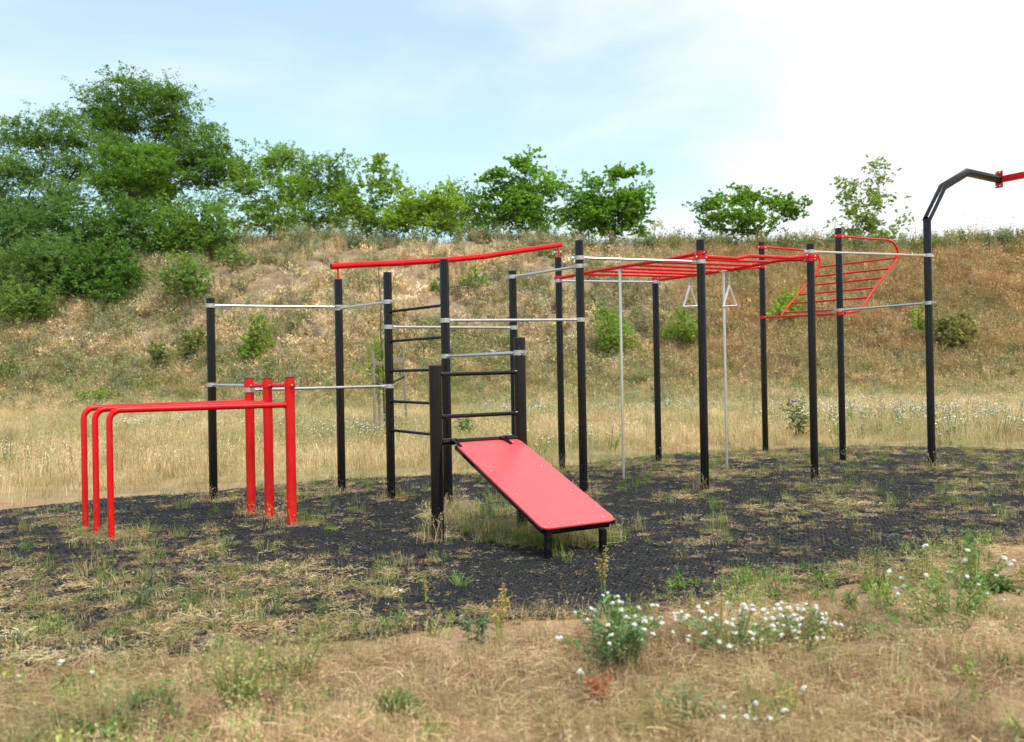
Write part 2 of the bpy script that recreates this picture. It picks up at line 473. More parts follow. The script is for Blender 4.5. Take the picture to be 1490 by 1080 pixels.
# ------------------------------------------------------------------ rubber ring mat, one object for each tile
U = Vector((math.cos(R(30)), math.sin(R(30)), 0)); Wv = Vector((math.sin(R(30)), -math.cos(R(30)), 0))
TU, TV, NU, NV = 1.04, 0.90, 20, 18
rubber_mat = empty('rubber_mat', (1.5, 9.5, 0))
tag(rubber_mat, 'black perforated rubber safety matting laid in square tiles under the workout frame', 'rubber mat')
def tile_mesh(mask, seed=0):
    pu, pvv = TU / NU, TV / NV; vs = []; fs = []
    top, h = 0.020, 0.012
    for i in range(NU):
        for j in range(NV):
            if not mask[i, j]: continue
            off = (0.5 * pu if j % 2 else 0) * 0.0
            x0 = i * pu + off + .001; y0 = j * pvv + .001; x1 = x0 + pu - .0005; y1 = y0 + pvv - .0005
            cx, cy = (x0 + x1) / 2, (y0 + y1) / 2
            k = .36; hx, hy = (x1 - x0) * k, (y1 - y0) * k; o = len(vs)
            vs += [(x0, y0, top), (x1, y0, top), (x1, y1, top), (x0, y1, top)]
            vs += [(cx, cy - hy, top + .004), (cx + hx, cy, top - .002), (cx, cy + hy, top + .004), (cx - hx, cy, top - .002)]
            vs += [(cx, cy - hy * .9, top - h), (cx + hx * .9, cy, top - h), (cx, cy + hy * .9, top - h), (cx - hx * .9, cy, top - h)]
            fs += [(o, o + 1, o + 4), (o + 1, o + 5, o + 4), (o + 1, o + 2, o + 5), (o + 2, o + 6, o + 5), (o + 2, o + 3, o + 6), (o + 3, o + 7, o + 6), (o + 3, o, o + 7), (o, o + 4, o + 7)]
            fs += [(o + 4, o + 5, o + 9, o + 8), (o + 5, o + 6, o + 10, o + 9), (o + 6, o + 7, o + 11, o + 10), (o + 7, o + 4, o + 8, o + 11)]
    # outer rim, a little proud at the seams
    def rim(a, b2):
        a = Vector(a); b2 = Vector(b2); o = len(vs); d = (b2 - a).normalized(); n = Vector((-d.y, d.x, 0)) * .009
        vs.extend([tuple(a + Vector((0, 0, 0))), tuple(b2), tuple(a + Vector((0, 0, top + .006))), tuple(b2 + Vector((0, 0, top + .006))), tuple(a + n + Vector((0, 0, top + .004))), tuple(b2 + n + Vector((0, 0, top + .004)))])
        fs.extend([(o, o + 1, o + 3, o + 2), (o + 2, o + 3, o + 5, o + 4)])
    if mask.all():
        e = .0035
        rim((e, e, 0), (TU - e, e, 0)); rim((TU - e, e, 0), (TU - e, TV - e, 0)); rim((TU - e, TV - e, 0), (e, TV - e, 0)); rim((e, TV - e, 0), (e, e, 0))
    jr = random.Random(len(vs) + seed); ww = [jr.uniform(0, 6.28) for _ in range(4)]
    for i_ in range(len(vs)):
        vx, vy, vz = vs[i_]; edge_ = min(vx, TU - vx, vy, TV - vy); k_ = .15 if edge_ < .012 else 1.0
        vs[i_] = (vx + jr.gauss(0, .0014) * k_, vy + jr.gauss(0, .0014) * k_, vz + (jr.gauss(0, .0022) + .004 * math.sin(vx * 9 + ww[0]) * math.sin(vy * 7 + ww[1])) * k_)
    me = bpy.data.meshes.new('mat_tile'); me.from_pydata(vs, [], fs); me.materials.append(M_RUBBER); me.update()
    return me
full_tiles = [tile_mesh(np.ones((NU, NV), bool), k_) for k_ in range(6)]
O0 = gnd(1030, 815)
ci = (np.arange(NU) + .5) * TU / NU; cj = (np.arange(NV) + .5) * TV / NV
CI, CJ = np.meshgrid(ci, cj, indexing='ij')
mat_cells = 0
for a in range(-16, 12):
    for c in range(-13, 8):
        base = Vector((O0.x, O0.y, 0)) + U * (a * TU) + Wv * (c * TV)
        X = base.x + U.x * CI + Wv.x * CJ; Y = base.y + U.y * CI + Wv.y * CJ
        wob = (fbm(X * 1.5, Y * 1.5, 21) - .5) * .25
        k = in_poly(X, Y + wob) & (np.abs(X) < Y * .62 + .6)
        if k.sum() < 12: continue
        me = random.choice(full_tiles) if k.all() else tile_mesh(k)
        o = bpy.data.objects.new('mat_tile', me); COL.objects.link(o)
        o.matrix_world = Matrix(((U.x, Wv.x, 0, base.x - 1.5), (U.y, Wv.y, 0, base.y - 9.5), (0, 0, 1, random.uniform(-.002, .002)), (0, 0, 0, 1))) @ Matrix.Rotation(R(random.uniform(-.2, .2)), 4, 'X') @ Matrix.Rotation(R(random.uniform(-.2, .2)), 4, 'Y')
        o.parent = rubber_mat

# ------------------------------------------------------------------ the workout station
ST = empty('workout_station', (1.0, 11.0, 0))
tag(ST, 'large calisthenics rig of black posts, steel bars, red monkey bars and red board', 'workout station')
def child(o, parent=ST):
    # geometry was laid out in world coordinates: keep it there under the parent
    o.parent = parent
    p = parent; off = Vector((0, 0, 0))
    while p: off += p.location; p = p.parent
    o.location = Vector(o.location) - off
    return o

PB = {k: gnd(*v) for k, v in dict(A=(311, 731), B=(497.5, 720), C=(569.5, 729), D=(652.5, 739), F=(637.5, 788), G=(760.5, 771), H=(818, 687), I=(849.5, 721),
      J=(1026, 716), K=(958.5, 675), L=(1114, 661), M=(1185.5, 698), N=(1226.5, 673), O=(1356, 683)).items()}
PB['E'] = gnd(751.3, 711)
RED = [gnd(366, 751), gnd(392.5, 757), gnd(425, 766)]
LEG = [gnd(124.5, 773), gnd(141, 780), gnd(162, 788.5)]
TOP = dict(A=435, B=407, C=397.5, D=378.5, E=395, F=533, G=492.5, H=375, I=351, J=350, K=411, L=353, M=356, N=333, O=319.5)

def groove_profile():
    P = []; n = 72
    for i in range(n):
        a = 2 * math.pi * i / n; r = 1.0
        ph = (i + 4) % 18
        if ph in (2, 3, 8, 9): r = .90
        if ph in (4, 5, 6, 7): r = .985
        P.append((math.cos(a) * r, math.sin(a) * r))
    return P
GP = groove_profile()
PR = .050
post_obj = {}
for k, p in PB.items():
    z = zat(p, TOP[k]); short = k in 'FG'
    r = .056 if short else (.053 if k == 'O' else PR)
    b = MB(); b.tube([(p.x, p.y, -.05), (p.x, p.y, z)], r, n=32, prof=None if short else GP)
    o = b.build('post', M_BLACK, smooth=25 if not short else 40, loc=(p.x, p.y, 0)); child(o); post_obj[k] = o
    if k != 'O':
        b = MB(); b.tube([(p.x, p.y, z), (p.x, p.y, z + .006), (p.x, p.y, z + .010)], [r * 1.03, r * 1.03, r * .8], n=24)
        if k in 'BH':
            c = b.build('post_cap', M_RED, smooth=40, loc=(p.x, p.y, 0)); tag(c, 'red cap on top of a black post')
        else:
            c = b.build('post_cap', M_CAP, smooth=40, loc=(p.x, p.y, 0))
        child(c, o)

def clamp(P, z, dirv, mat, r=PR, h=.048, ears=(1, 1)):
    """split collar round a post with two bolted ears along dirv"""
    P = Vector((P[0], P[1], z)); d = Vector((dirv[0], dirv[1], 0)).normalized(); n = Vector((d.y, -d.x, 0))
    if n.y > 0: n = -n
    b = MB()
    k = 28
    ro, ri = r + .007, r + .0005
    vs = []
    for zz in (-h / 2, h / 2):
        for rr in (ro, ri):
            for i in range(k):
                a = 2 * math.pi * i / k; vs.append((P.x + math.cos(a) * rr, P.y + math.sin(a) * rr, z + zz))
    fs = []
    for i in range(k):
        j = (i + 1) % k
        fs += [(i, j, 2 * k + j, 2 * k + i), (k + j, k + i, 3 * k + i, 3 * k + j), (2 * k + i, 2 * k + j, 3 * k + j, 3 * k + i), (j, i, k + i, k + j)]
    b.add(vs, fs)
    Mr = Matrix((d, n, Vector((0, 0, 1)))).transposed()
    bolts = []
    for s, on in zip((-1, 1), ears):
        if not on: continue
        c = P + d * s * (r + .031)
        for q in (-.006, .006):
            b.box(c + n * q, (.062, .0065, h * .92), Mr, bev=.002)
        bolts.append(c)
    o = child(b.build('clamp', mat, smooth=35, loc=tuple(P)))
    for c in bolts:
        q = MB(); q.tube([c + n * .009, c + n * .017, c + n * .020], [.0115, .0115, .007], n=8)
        q.tube([c - n * .009, c - n * .017], .010, n=6)
        child(q.build('bolt', M_BOLT, smooth=40, loc=tuple(c)), o)
    return o

def bar(name, pts, rad, mat, n=14, label=None):
    b = MB(); b.tube(pts, rad, n=n)
    o = child(b.build(name, mat, smooth=50, loc=tuple(pts[0])))
    if label: tag(o, label)
    return o
def span(A, ya, B, yb, mat=M_STEEL, rad=.0165, cm=M_BRACKET, name='pull_up_bar', gap=.055, clamps=(1, 1), ears=(1, 1), off=0):
    za, zb = zat(A, ya), zat(B, yb)
    a = Vector((A.x, A.y, za)); b = Vector((B.x, B.y, zb)); d = (b - a).normalized()
    o = bar(name, [a + d * gap, b - d * gap], rad, mat)
    dh = Vector((b.x - a.x, b.y - a.y, 0))
    if clamps[0]: clamp(A, za + off, dh, cm, ears=(ears[0], 1))
    if clamps[1]: clamp(B, zb + off, dh, cm, ears=(1, ears[1]))
    return o
q = PB
span(q['A'], 445, q['B'], 447, ears=(0, 1))
span(q['B'], 449, q['C'], 439.5, ears=(1, 1), off=0)
span(q['A'], 560, RED[0], 561, clamps=(1, 0))
span(q['C'], 562, RED[0], 567.5, ears=(0, 0))
span(q['C'], 476, q['E'], 477, ears=(0, 0))
span(q['D'], 466.5, q['I'], 465.5, ears=(0, 0))
span(q['D'], 518.5, q['G'], 513.5)
span(q['E'], 403, q['I'], 387.5)
span(q['I'], 375.5, q['J'], 381, ears=(1, 0))
span(q['H'], 409, q['K'], 410.5, ears=(0, 0))
span(q['M'], 366.5, q['O'], 372)
span(q['N'], 451.5, q['O'], 441)
# black ladder rungs between posts C and D, and posts F and G
def rung(a, b, rad, mat=M_BLACK, flange=True, name='ladder_rung'):
    d = (b - a).normalized()
    m = MB(); m.tube([a, b], rad, n=12)
    if flange:
        m.tube([a - d * .001, a + d * .02], [rad * 1.7, rad * 1.15], n=12); m.tube([b - d * .02, b + d * .001], [rad * 1.15, rad * 1.7], n=12)
    return child(m.build(name, mat, smooth=50, loc=tuple(a)))
def between(A, ya, B, yb, gap=.048):
    a = Vector((A.x, A.y, zat(A, ya))); b = Vector((B.x, B.y, zat(B, yb))); d = (b - a).normalized()
    return a + d * gap, b - d * gap
for ya, yb in ((454, 444), (497, 490.5), (540, 538), (584, 588), (626, 634.5)):
    a, b = between(q['C'], ya, q['D'], yb); rung(a, b, .0165)
for ya, yb in ((545.5, 541.5), (607, 601)):
    a, b = between(q['F'], ya, q['G'], yb, .052); rung(a, b, .0185)
# red monkey bars
JH = lambda x, y: pv(x, y, q['J'], q['H'])
MK = lambda x, y: pv(x, y, q['M'], q['K'])
JM = lambda x, y: pv(x, y, q['J'], q['M'])
rail1 = [JH(1012, 370), JH(962.6, 379.5), JH(921.5, 385.5), JH(870, 394), JH(848, 398), JH(824, 403), JH(817, 404.2)]
rail2 = [MK(1171, 378), MK(1150, 378), MK(1132, 379.5), MK(1105, 384.5), MK(1080, 389.5), MK(1054, 394), MK(1008, 401), MK(974, 405.5), MK(960, 407.2)]
bar('monkey_bar_rail', rail1, .0235, M_RED); bar('monkey_bar_rail', rail2, .0235, M_RED)
def along(poly, t):
    ls = [(poly[i + 1] - poly[i]).length for i in range(len(poly) - 1)]; s = t * sum(ls)
    for i, l in enumerate(ls):
        if s <= l: return poly[i].lerp(poly[i + 1], s / l)
        s -= l
    return poly[-1]
for t in (.14, .28, .42, .56, .70, .84):
    rung(along(rail1, t), along(rail2, t * .86 + .08), .018, M_RED, flange=False, name='monkey_bar_rung')
wav = [JM(1027, 373.8), JM(1050, 375.2), JM(1071, 376.4), JM(1089, 372.8), JM(1120, 374), JM(1150, 375.4), JM(1171, 373)]
bar('wavy_grip_bar', wav, .0215, M_RED)
KL = q['L'] - q['K']
a, b = between(q['K'], 406, q['L'], 388.5, .055); bar('monkey_bar_rail', [a, b], .020, M_RED)
for P, y, dv in ((q['J'], 368.5, q['H'] - q['J']), (q['J'], 374.5, q['M'] - q['J']), (q['M'], 372, q['J'] - q['M']), (q['M'], 378, q['K'] - q['M']), (q['H'], 404, q['J'] - q['H']),
                 (q['K'], 406, q['M'] - q['K']), (q['L'], 388.5, KL)):
    clamp(P, zat(P, y), dv, M_RED, h=.045)
# climbing poles
for (px, py), (tx, ty), (Aa, Bb) in (((907.5, 699), (899.5, 391), (q['J'], q['H'])), ((1058, 686), (1050, 394), (q['M'], q['K']))):
    g0 = gnd(px, py); tp = pv(tx, ty, Aa, Bb)
    b = MB(); b.tube([(g0.x, g0.y, -.03), (g0.x, g0.y, tp.z - .004)], .0195, n=16)
    b.tube([(g0.x, g0.y, tp.z - .03), (g0.x, g0.y, tp.z - .008)], .028, n=14)
    b.box((g0.x, g0.y, tp.z - .022), (.13, .045, .012), Matrix.Rotation(R(-60), 3, 'Z'), bev=.002)
    child(b.build('climbing_pole', M_STEEL, smooth=40, loc=(g0.x, g0.y, 0)))
# balance tube on stems above posts B and H
BH = lambda x, y: pv(x, y, q['B'], q['H'])
tp = [BH(482, 388), BH(525, 385), BH(570, 383.5), BH(614, 380.8), BH(655, 378), BH(703, 373.5), BH(763, 364), BH(816, 356.5)]
tube_o = bar('top_tube', tp, .038, M_RED, n=20, label='long bent red tube carried on two short stems')
d = (tp[1] - tp[0]).normalized()
m = MB(); m.tube([tp[0] - d * .002, tp[0] - d * .003], .030, n=16)
e = m.build('tube_end_shade_disc', M_CAP, loc=tuple(tp[0])); child(e, tube_o)  # solid black disc paints in the shade inside the open tube end
for i in range(1, 7):
    dd = (tp[i + 1] - tp[i]).normalized(); m = MB(); m.tube([tp[i] - dd * .004, tp[i] + dd * .16, tp[i] + dd * .165], [.0395, .0395, .0382], n=20, caps=False)
    child(m.build('tube_sleeve', M_RED, smooth=50, loc=tuple(tp[i])), tube_o)
for k, x, y in (('B', 491, 388), ('H', 810, 357.5)):
    P = q[k]; z0 = zat(P, TOP[k]); z1 = zat(P, y)
    b = MB(); b.tube([(P.x, P.y, z0), (P.x, P.y, z1)], .012, n=12); child(b.build('tube_stem', M_RED, smooth=50, loc=(P.x, P.y, z0)))
# curved leaning ladder on posts L and N
LN = (q['N'] - q['L']); lnd = Vector((LN.x, LN.y, 0)).normalized(); out = Vector((-lnd.y, lnd.x, 0))
if out.x < 0: out = -out
nplane = lambda x, y: pv(x, y, q['N'], q['N'] + U)
lplane = lambda x, y: pv(x, y, q['L'], q['L'] + U)
def smooth_poly(P, it=2):
    for _ in range(it):
        Q = [P[0]]
        for i in range(len(P) - 1):
            Q += [P[i].lerp(P[i + 1], .25), P[i].lerp(P[i + 1], .75)]
        Q.append(P[-1]); P = Q
    return P
nf = [nplane(1227.5, 344.4), nplane(1262, 347.4), nplane(1290, 349), nplane(1301, 353), nplane(1307, 366), nplane(1306.5, 374), nplane(1301, 384), nplane(1273, 419), nplane(1256, 445), nplane(1250, 452.5), nplane(1240, 454.5), nplane(1230, 455.5)]
nf = [nf[0], nf[1]] + smooth_poly(nf[2:7], 2) + smooth_poly(nf[7:11], 2) + [nf[11]]
bar('ladder_side_frame', nf, .0175, M_RED)
shift = Vector((q['L'].x - q['N'].x, q['L'].y - q['N'].y, 0))
lf = [lplane(1114, 359.8), lplane(1150, 362.7), lplane(1172, 365), lplane(1184, 367), lplane(1191.5, 374), lplane(1193.5, 383), lplane(1188, 397), lplane(1174, 413), lplane(1142, 452), lplane(1137, 459)]
lf = [lf[0], lf[1]] + smooth_poly(lf[2:7], 2) + lf[7:]
bar('ladder_side_frame', lf, .0175, M_RED)
for (x0, y0, x1, y1) in ((1192, 388.8, 1304, 375.5), (1187, 402.6, 1295, 391), (1176, 416, 1284, 404.7), (1163, 429, 1274.5, 419), (1152, 441.8, 1265, 433)):
    rung(lplane(x0, y0), nplane(x1, y1), .0165, M_RED, flange=False, name='curved_ladder_rung')
a = lplane(1141, 455); bN = Vector((q['N'].x, q['N'].y, zat(q['N'], 451)));
rung(a, bN - (bN - a).normalized() * .05, .0165, M_RED, flange=False, name='curved_ladder_rung')
a, b = between(q['L'], 462, q['N'], 457, .055); rung(a, b, .0175, M_RED, flange=False, name='curved_ladder_rung')
for P, y, dv in ((q['L'], 360, U), (q['L'], 462, LN), (q['N'], 344, U), (q['N'], 457, LN)):
    clamp(P, zat(P, y), dv, M_RED, h=.045)
# swing arch on post O
Op = q['O']; arch = lambda x, y: pv(x, y, Op, Op + U)
ap = [Vector((Op.x, Op.y, zat(Op, 319.5))), arch(1371.5, 272.5), arch(1406.5, 251), arch(1453, 261)]
bar('arch_tube', ap, .060, M_BLACK, n=28, label='black tube bent over in three straight lengths on the tallest post')
b = MB()
for pnt in ap[:1]:
    b.tube([pnt - Vector((0, 0, .012)), pnt + Vector((0, 0, .004))], .062, n=28)
child(b.build('weld_collar', M_BLACK, smooth=50, loc=tuple(ap[0])))
ed = ap[3]; vdir = Wv.normalized()
b = MB(); Mr = Matrix((U, Wv, Vector((0, 0, 1)))).transposed()
b.box(ed + U * .012, (.014, .12, .25), Mr, bev=.003)
b.box(ed + U * .03, (.010, .10, .25), Mr, bev=.003)
fl = child(b.build('flange_plate', M_RED, loc=tuple(ed)))
for s in (-.10, .10):
    for w in (-.03, .03):
        c = ed + Vector((0, 0, s)) + vdir * w; m = MB(); m.tube([c - U * .02, c + U * .045], .011, n=8); child(m.build('bolt', M_BOLT, smooth=40, loc=tuple(c)), fl)
b = MB(); r0 = ed + U * .05 + vdir * .02; 
e1 = r0 + vdir * 2.6
b.tube([r0, e1], .062, n=4, prof=[(.7, .7), (-.7, .7), (-.7, -.7), (.7, -.7)])
tag(child(b.build('swing_beam', M_RED, loc=tuple(r0))), 'red square beam leaving the picture on the right')

# parallel bars
for i, (P, Lg) in enumerate(zip(RED, LEG)):
    z = zat(P, (551.5, 551.5, 550)[i]); b = MB(); b.tube([(P.x, P.y, -.04), (P.x, P.y, z)], .048, n=32)
    o = child(b.build('red_post', M_RED, smooth=40, loc=(P.x, P.y, 0)))
    b = MB(); b.tube([(P.x, P.y, z), (P.x, P.y, z + .006), (P.x, P.y, z + .011)], [.049, .049, .037], n=24); child(b.build('post_cap', M_CAP, smooth=40, loc=(P.x, P.y, 0)), o)
    zb = zat(Lg, (594, 595.5, 597)[i]); d = Vector((P.x - Lg.x, P.y - Lg.y, 0)).normalized()
    za = zat(P, (585.5, 586.5, 589)[i]); rr = .10; pts = [(Lg.x, Lg.y, -.04), (Lg.x, Lg.y, zb - rr)]
    for k in range(1, 7):
        a_ = math.pi / 2 * k / 6
        pts.append((Lg.x + d.x * rr * (1 - math.cos(a_)), Lg.y + d.y * rr * (1 - math.cos(a_)), zb - rr + rr * math.sin(a_)))
    pts.append((P.x - d.x * .045, P.y - d.y * .045, za))
    b = MB(); b.tube(pts, .0285, n=20, up=Vector((0, 1, 0))); child(b.build('dip_bar', M_RED, smooth=50, loc=(Lg.x, Lg.y, 0)))
    m = MB(); a_ = Vector((P.x - d.x * .062, P.y - d.y * .062, za)); m.tube([a_, a_ + d * .02], .034, n=18)
    child(m.build('weld_collar', M_RED, smooth=50, loc=tuple(a_)))
dv = RED[2] - RED[0]
zc = [zat(RED[0], 561), zat(RED[1], 561), zat(RED[2], 560.5)]
for i in range(3): clamp(RED[i], zc[i], dv, M_RED, r=.048, h=.045)
for i in range(2):
    a = Vector((RED[i].x, RED[i].y, zc[i])); b = Vector((RED[i + 1].x, RED[i + 1].y, zc[i + 1])); dd = (b - a).normalized()
    bar('spacer_bar', [a + dd * .055, b - dd * .055], .017, M_RED)

# incline board
a, b = between(q['F'], 644, q['G'], 637, .05)
m = MB(); dd = (b - a).normalized(); m.tube([a, b], .0245, n=20)
m.tube([a + dd * .005, a + dd * .16], .030, n=20); m.tube([b - dd * .16, b - dd * .005], .030, n=20)
child(m.build('board_crossbar', M_BLACK, smooth=50, loc=tuple(a)))
L1, L2 = gnd(800, 817.5), gnd(879.5, 808)
zt = .262
fg = (q['G'] - q['F']); fg.z = 0; fg.normalize()
p0 = Vector((a.x, a.y, a.z - .006)); p2 = Vector((L1.x, L1.y, zt)); 
nrm = (Vector((fg.x, fg.y, (b.z - a.z) / (b - a).length)).normalized()).cross(p2 - p0).normalized()
if nrm.z < 0: nrm = -nrm
def onp(px, py, off=0.0):
    d = ray(px, py); return CO + d * ((p0 + nrm * off - CO).dot(nrm) / d.dot(nrm))
cs = [onp(660.5, 645.5), onp(753, 638.5), onp(898, 757.5), onp(790, 771)]
def rounded(cs, rad, n=6):
    P = []
    for i in range(4):
        c = cs[i]; a_ = (cs[i - 1] - c).normalized(); b_ = (cs[(i + 1) % 4] - c).normalized()
        s, e = c + a_ * rad, c + b_ * rad
        for k in range(n + 1):
            t = k / n; P.append((s * (1 - t) + c * t) * (1 - t) + (c * (1 - t) + e * t) * t)
    return P
bd = empty('incline_board', tuple(cs[0])); child(bd); bd_w = Vector(cs[0])
def child2(o, parent, pw):
    o.parent = parent; o.location = Vector(o.location) - pw; return o
ro = rounded(cs, .085)
m = MB(); k = len(ro); T = nrm * .008
cen = sum(ro, Vector()) / k
def shrink(P, f): return [cen + (p - cen) * f for p in P]
ra, rb, rc, rd = shrink(ro, .996), ro, ro, shrink(ro, .996)
vs = [p + T for p in ra] + [p + T * .75 for p in rb] + [p - T * .75 for p in rc] + [p - T for p in rd]
fs = [tuple(range(k)), tuple(reversed(range(3 * k, 4 * k)))]
for l in range(3):
    for i in range(k):
        j = (i + 1) % k; fs.append((l * k + i, (l + 1) * k + i, (l + 1) * k + j, l * k + j))
m.add(vs, fs); pl = m.build('board_panel', M_BOARD, loc=tuple(cs[0])); child2(pl, bd, bd_w)
tag(pl, 'glossy light red panel with rounded corners')
# dark frame under the panel
m = MB(); w = .022; dn = -nrm * .026
c2 = shrink(cs, .945)
for i in range(4):
    s, e = c2[i] + dn, c2[(i + 1) % 4] + dn; t = (e - s).normalized(); y = nrm.cross(t)
    Mx = Matrix((t, y, nrm)).transposed()
    m.box((s + e) / 2 + (dn * .5 if i == 2 else Vector()), ((e - s).length + (.04 if i % 2 else -.045), .04, .062 if i == 2 else .034), Mx, bev=.004)
child2(m.build('board_frame', M_BLACK, loc=tuple(cs[0])), bd, bd_w)
for (x, y) in ((674, 648.5), (746, 643), (714.6, 685), (788, 678), (752, 719), (831.5, 713.5), (799, 761), (842, 760), (878, 752)):
    c = onp(x, y, .009); m = MB(); m.tube([c, c + nrm * .002], [.0065, .005], n=10); child2(m.build('screw', M_BOLT, loc=tuple(c)), bd, bd_w)
for (x0, y0, x1, y1) in ((661, 641, 670, 649), (733, 636.5, 743, 645)):
    s, e = onp(x0, y0, .030), onp(x1, y1, .012); t = (e - s).normalized(); Mx = Matrix((t, nrm.cross(t), nrm)).transposed(); m = MB()
    m.box((s + e) / 2, ((e - s).length + .03, .040, .008), Mx, bev=.002)
    for sg in (-1, 1): m.box((s + fg * sg * .03), (.03, .018, .02), Mx, bev=.003)
    child2(m.build('hook_strap', M_BLACK, loc=tuple(s)), bd, bd_w)
for P, tx, ty in ((L1, 800, 779), (L2, 880, 768)):
    P = P - Wv * .02; z1 = p0.z - ((P.x - p0.x) * nrm.x + (P.y - p0.y) * nrm.y) / nrm.z - .022; b = MB(); b.box((P.x, P.y, z1 / 2 - .02), (.05, .05, z1 + .04), Matrix.Rotation(R(30), 3, 'Z'), bev=.004)
    child2(b.build('leg', M_BLACK, loc=(P.x, P.y, 0)), bd, bd_w)

# trapeze handles hanging by chains
def torus_link(c, t, n1, R1, r1, stretch=1.5):
    s = n1.cross(t).normalized(); pts = []
    for k in range(13):
        a_ = 2 * math.pi * k / 12; pts.append(c + s * math.cos(a_) * R1 + t * math.sin(a_) * R1 * stretch)
    m = MB(); m.tube(pts, r1, n=6, caps=False, up=n1); return m
for idx, (tx, ty, ax, ay, b0, b1, lab) in enumerate(((1003.5, 403, 1003.5, 415, (994.5, 446.3), (1014.5, 445.5), 'steel triangle handle on a short chain hanging just left of the thick middle post'),
        (1061, 395, 1061, 415, (1052.5, 446), (1072, 445), 'steel triangle handle on a longer chain hanging beside the thin steel pole'))):
    top = pv(tx, ty, q['M'], q['K']); Y = top.y
    e = empty('trapeze_handle', tuple(top)); tag(e, lab, 'trapeze handle', 'triangle handles hanging from the monkey bars')
    apx = at_depth(ax, ay, Y); A1 = at_depth(*b0, Y - .03); A2 = at_depth(*b1, Y + .03)
    nl = max(4, int(round((top.z - apx.z) / .032)))
    for k in range(nl):
        c = top.lerp(apx, (k + .5) / nl); m = torus_link(c, Vector((0, 0, 1)), Vector((1, 0, 0)) if k % 2 else Vector((0, 1, 0)), .010, .0032, 2.0)
        o = m.build('chain_link', M_BOLT, smooth=60, loc=tuple(c)); o.parent = e; o.location = c - top
    def pc(name, P0, P1, rad, n=6, prof=None):
        m = MB(); m.tube([P0, P1], rad, n=n, prof=prof); o = m.build(name, M_STEEL, smooth=40, loc=tuple(P0)); o.parent = e; o.location = P0 - top
    fl = [(1, .45), (-1, .45), (-1, -.45), (1, -.45)]
    pc('side_bar', apx, A1, .014, prof=fl); pc('side_bar', apx, A2, .014, prof=fl); pc('grip', A1, A2, .013, n=14)

# ------------------------------------------------------------------ staked sapling
Ys = 21.0
fr = empty('tree_stake_frame', tuple(gnd(560, 636)))
tag(fr, 'three weathered wooden tree stakes joined by crossbars and a dark strap behind the ladder', 'tree stakes')
fw = Vector(fr.location)
S = []
for (bx, by, tx, ty) in ((546.8, 641, 542.6, 511), (554, 634, 548, 508.5), (592.5, 628, 586.3, 507.5)):
    g0 = gnd(bx, by); t0 = at_depth(tx, ty, g0.y); S.append((g0, t0))
    m = MB(); m.tube([(g0.x, g0.y, -.1), t0], .032, n=10); o = m.build('stake', M_STAKE, smooth=50, loc=tuple(g0)); child2(o, fr, fw)
def plank(a, b, name='crossbar', mat=M_STAKE, th=.03, hh=.075):
    t = (b - a).normalized(); y = Vector((0, 0, 1)).cross(t).normalized(); Mx = Matrix((t, y, t.cross(y))).transposed(); m = MB()
    m.box((a + b) / 2, ((b - a).length + .12, th, hh), Mx, bev=.006); child2(m.build(name, mat, loc=tuple(a)), fr, fw)
fq = lambda s, f: s[0].lerp(s[1], f)
o_ = Vector((0, -.05, 0))
plank(fq(S[0], .88) + o_, fq(S[1], .87) + o_ * .6); plank(fq(S[1], .87) + o_, fq(S[2], .87) + o_); plank(fq(S[0], .86) - o_, fq(S[2], .84) - o_)
plank(fq(S[0], .64) + o_, fq(S[1], .60) + o_, 'strap', M_BAND, .012, .05)
plank(fq(S[1], .58) + o_, fq(S[2], .60).lerp(fq(S[1], .58), .55) + o_, 'strap', M_BAND, .012, .05); plank(fq(S[2], .60).lerp(fq(S[1], .58), .55) + o_, fq(S[2], .66) + o_, 'strap', M_BAND, .012, .05)

# ------------------------------------------------------------------ foliage
def leaf_quads(C, size, aspect=.45, flat=.5, droop=.25, rnd=rng):
    """rhombic leaves at centres C: returns V (4n,3)"""
    n = len(C)
    a = rnd.uniform(0, 2 * math.pi, n)
    d = np.stack([np.cos(a), np.sin(a), rnd.normal(-droop, .45, n)], 1); d /= np.linalg.norm(d, axis=1)[:, None]
    up = np.stack([rnd.normal(0, flat, n), rnd.normal(0, flat, n), np.ones(n)], 1)
    s = np.cross(d, up); s /= np.linalg.norm(s, axis=1)[:, None] + 1e-9
    nn = np.cross(s, d)
    L_ = (size * rnd.uniform(.6, 1.35, n))[:, None]; W_ = L_ * aspect * rnd.uniform(.7, 1.2, n)[:, None]
    base = C - d * L_ * .5; tip = C + d * L_ * .5 - nn * L_ * .12
    l = C - s * W_ * .5 + nn * L_ * .05; r = C + s * W_ * .5 + nn * L_ * .05
    return np.stack([base, r, tip, l], 1).reshape(-1, 3)
def tint_arr(n, col, var=.18, hue=.08, rnd=rng):
    b = rnd.normal(1, var, n).clip(.45, 1.7)[:, None]; c = np.array(col)[None, :] * b
    c = c * (1 + rnd.normal(0, hue, (n, 1)) * np.array([[1, .15, -.5]])); return c.clip(.002, 1)

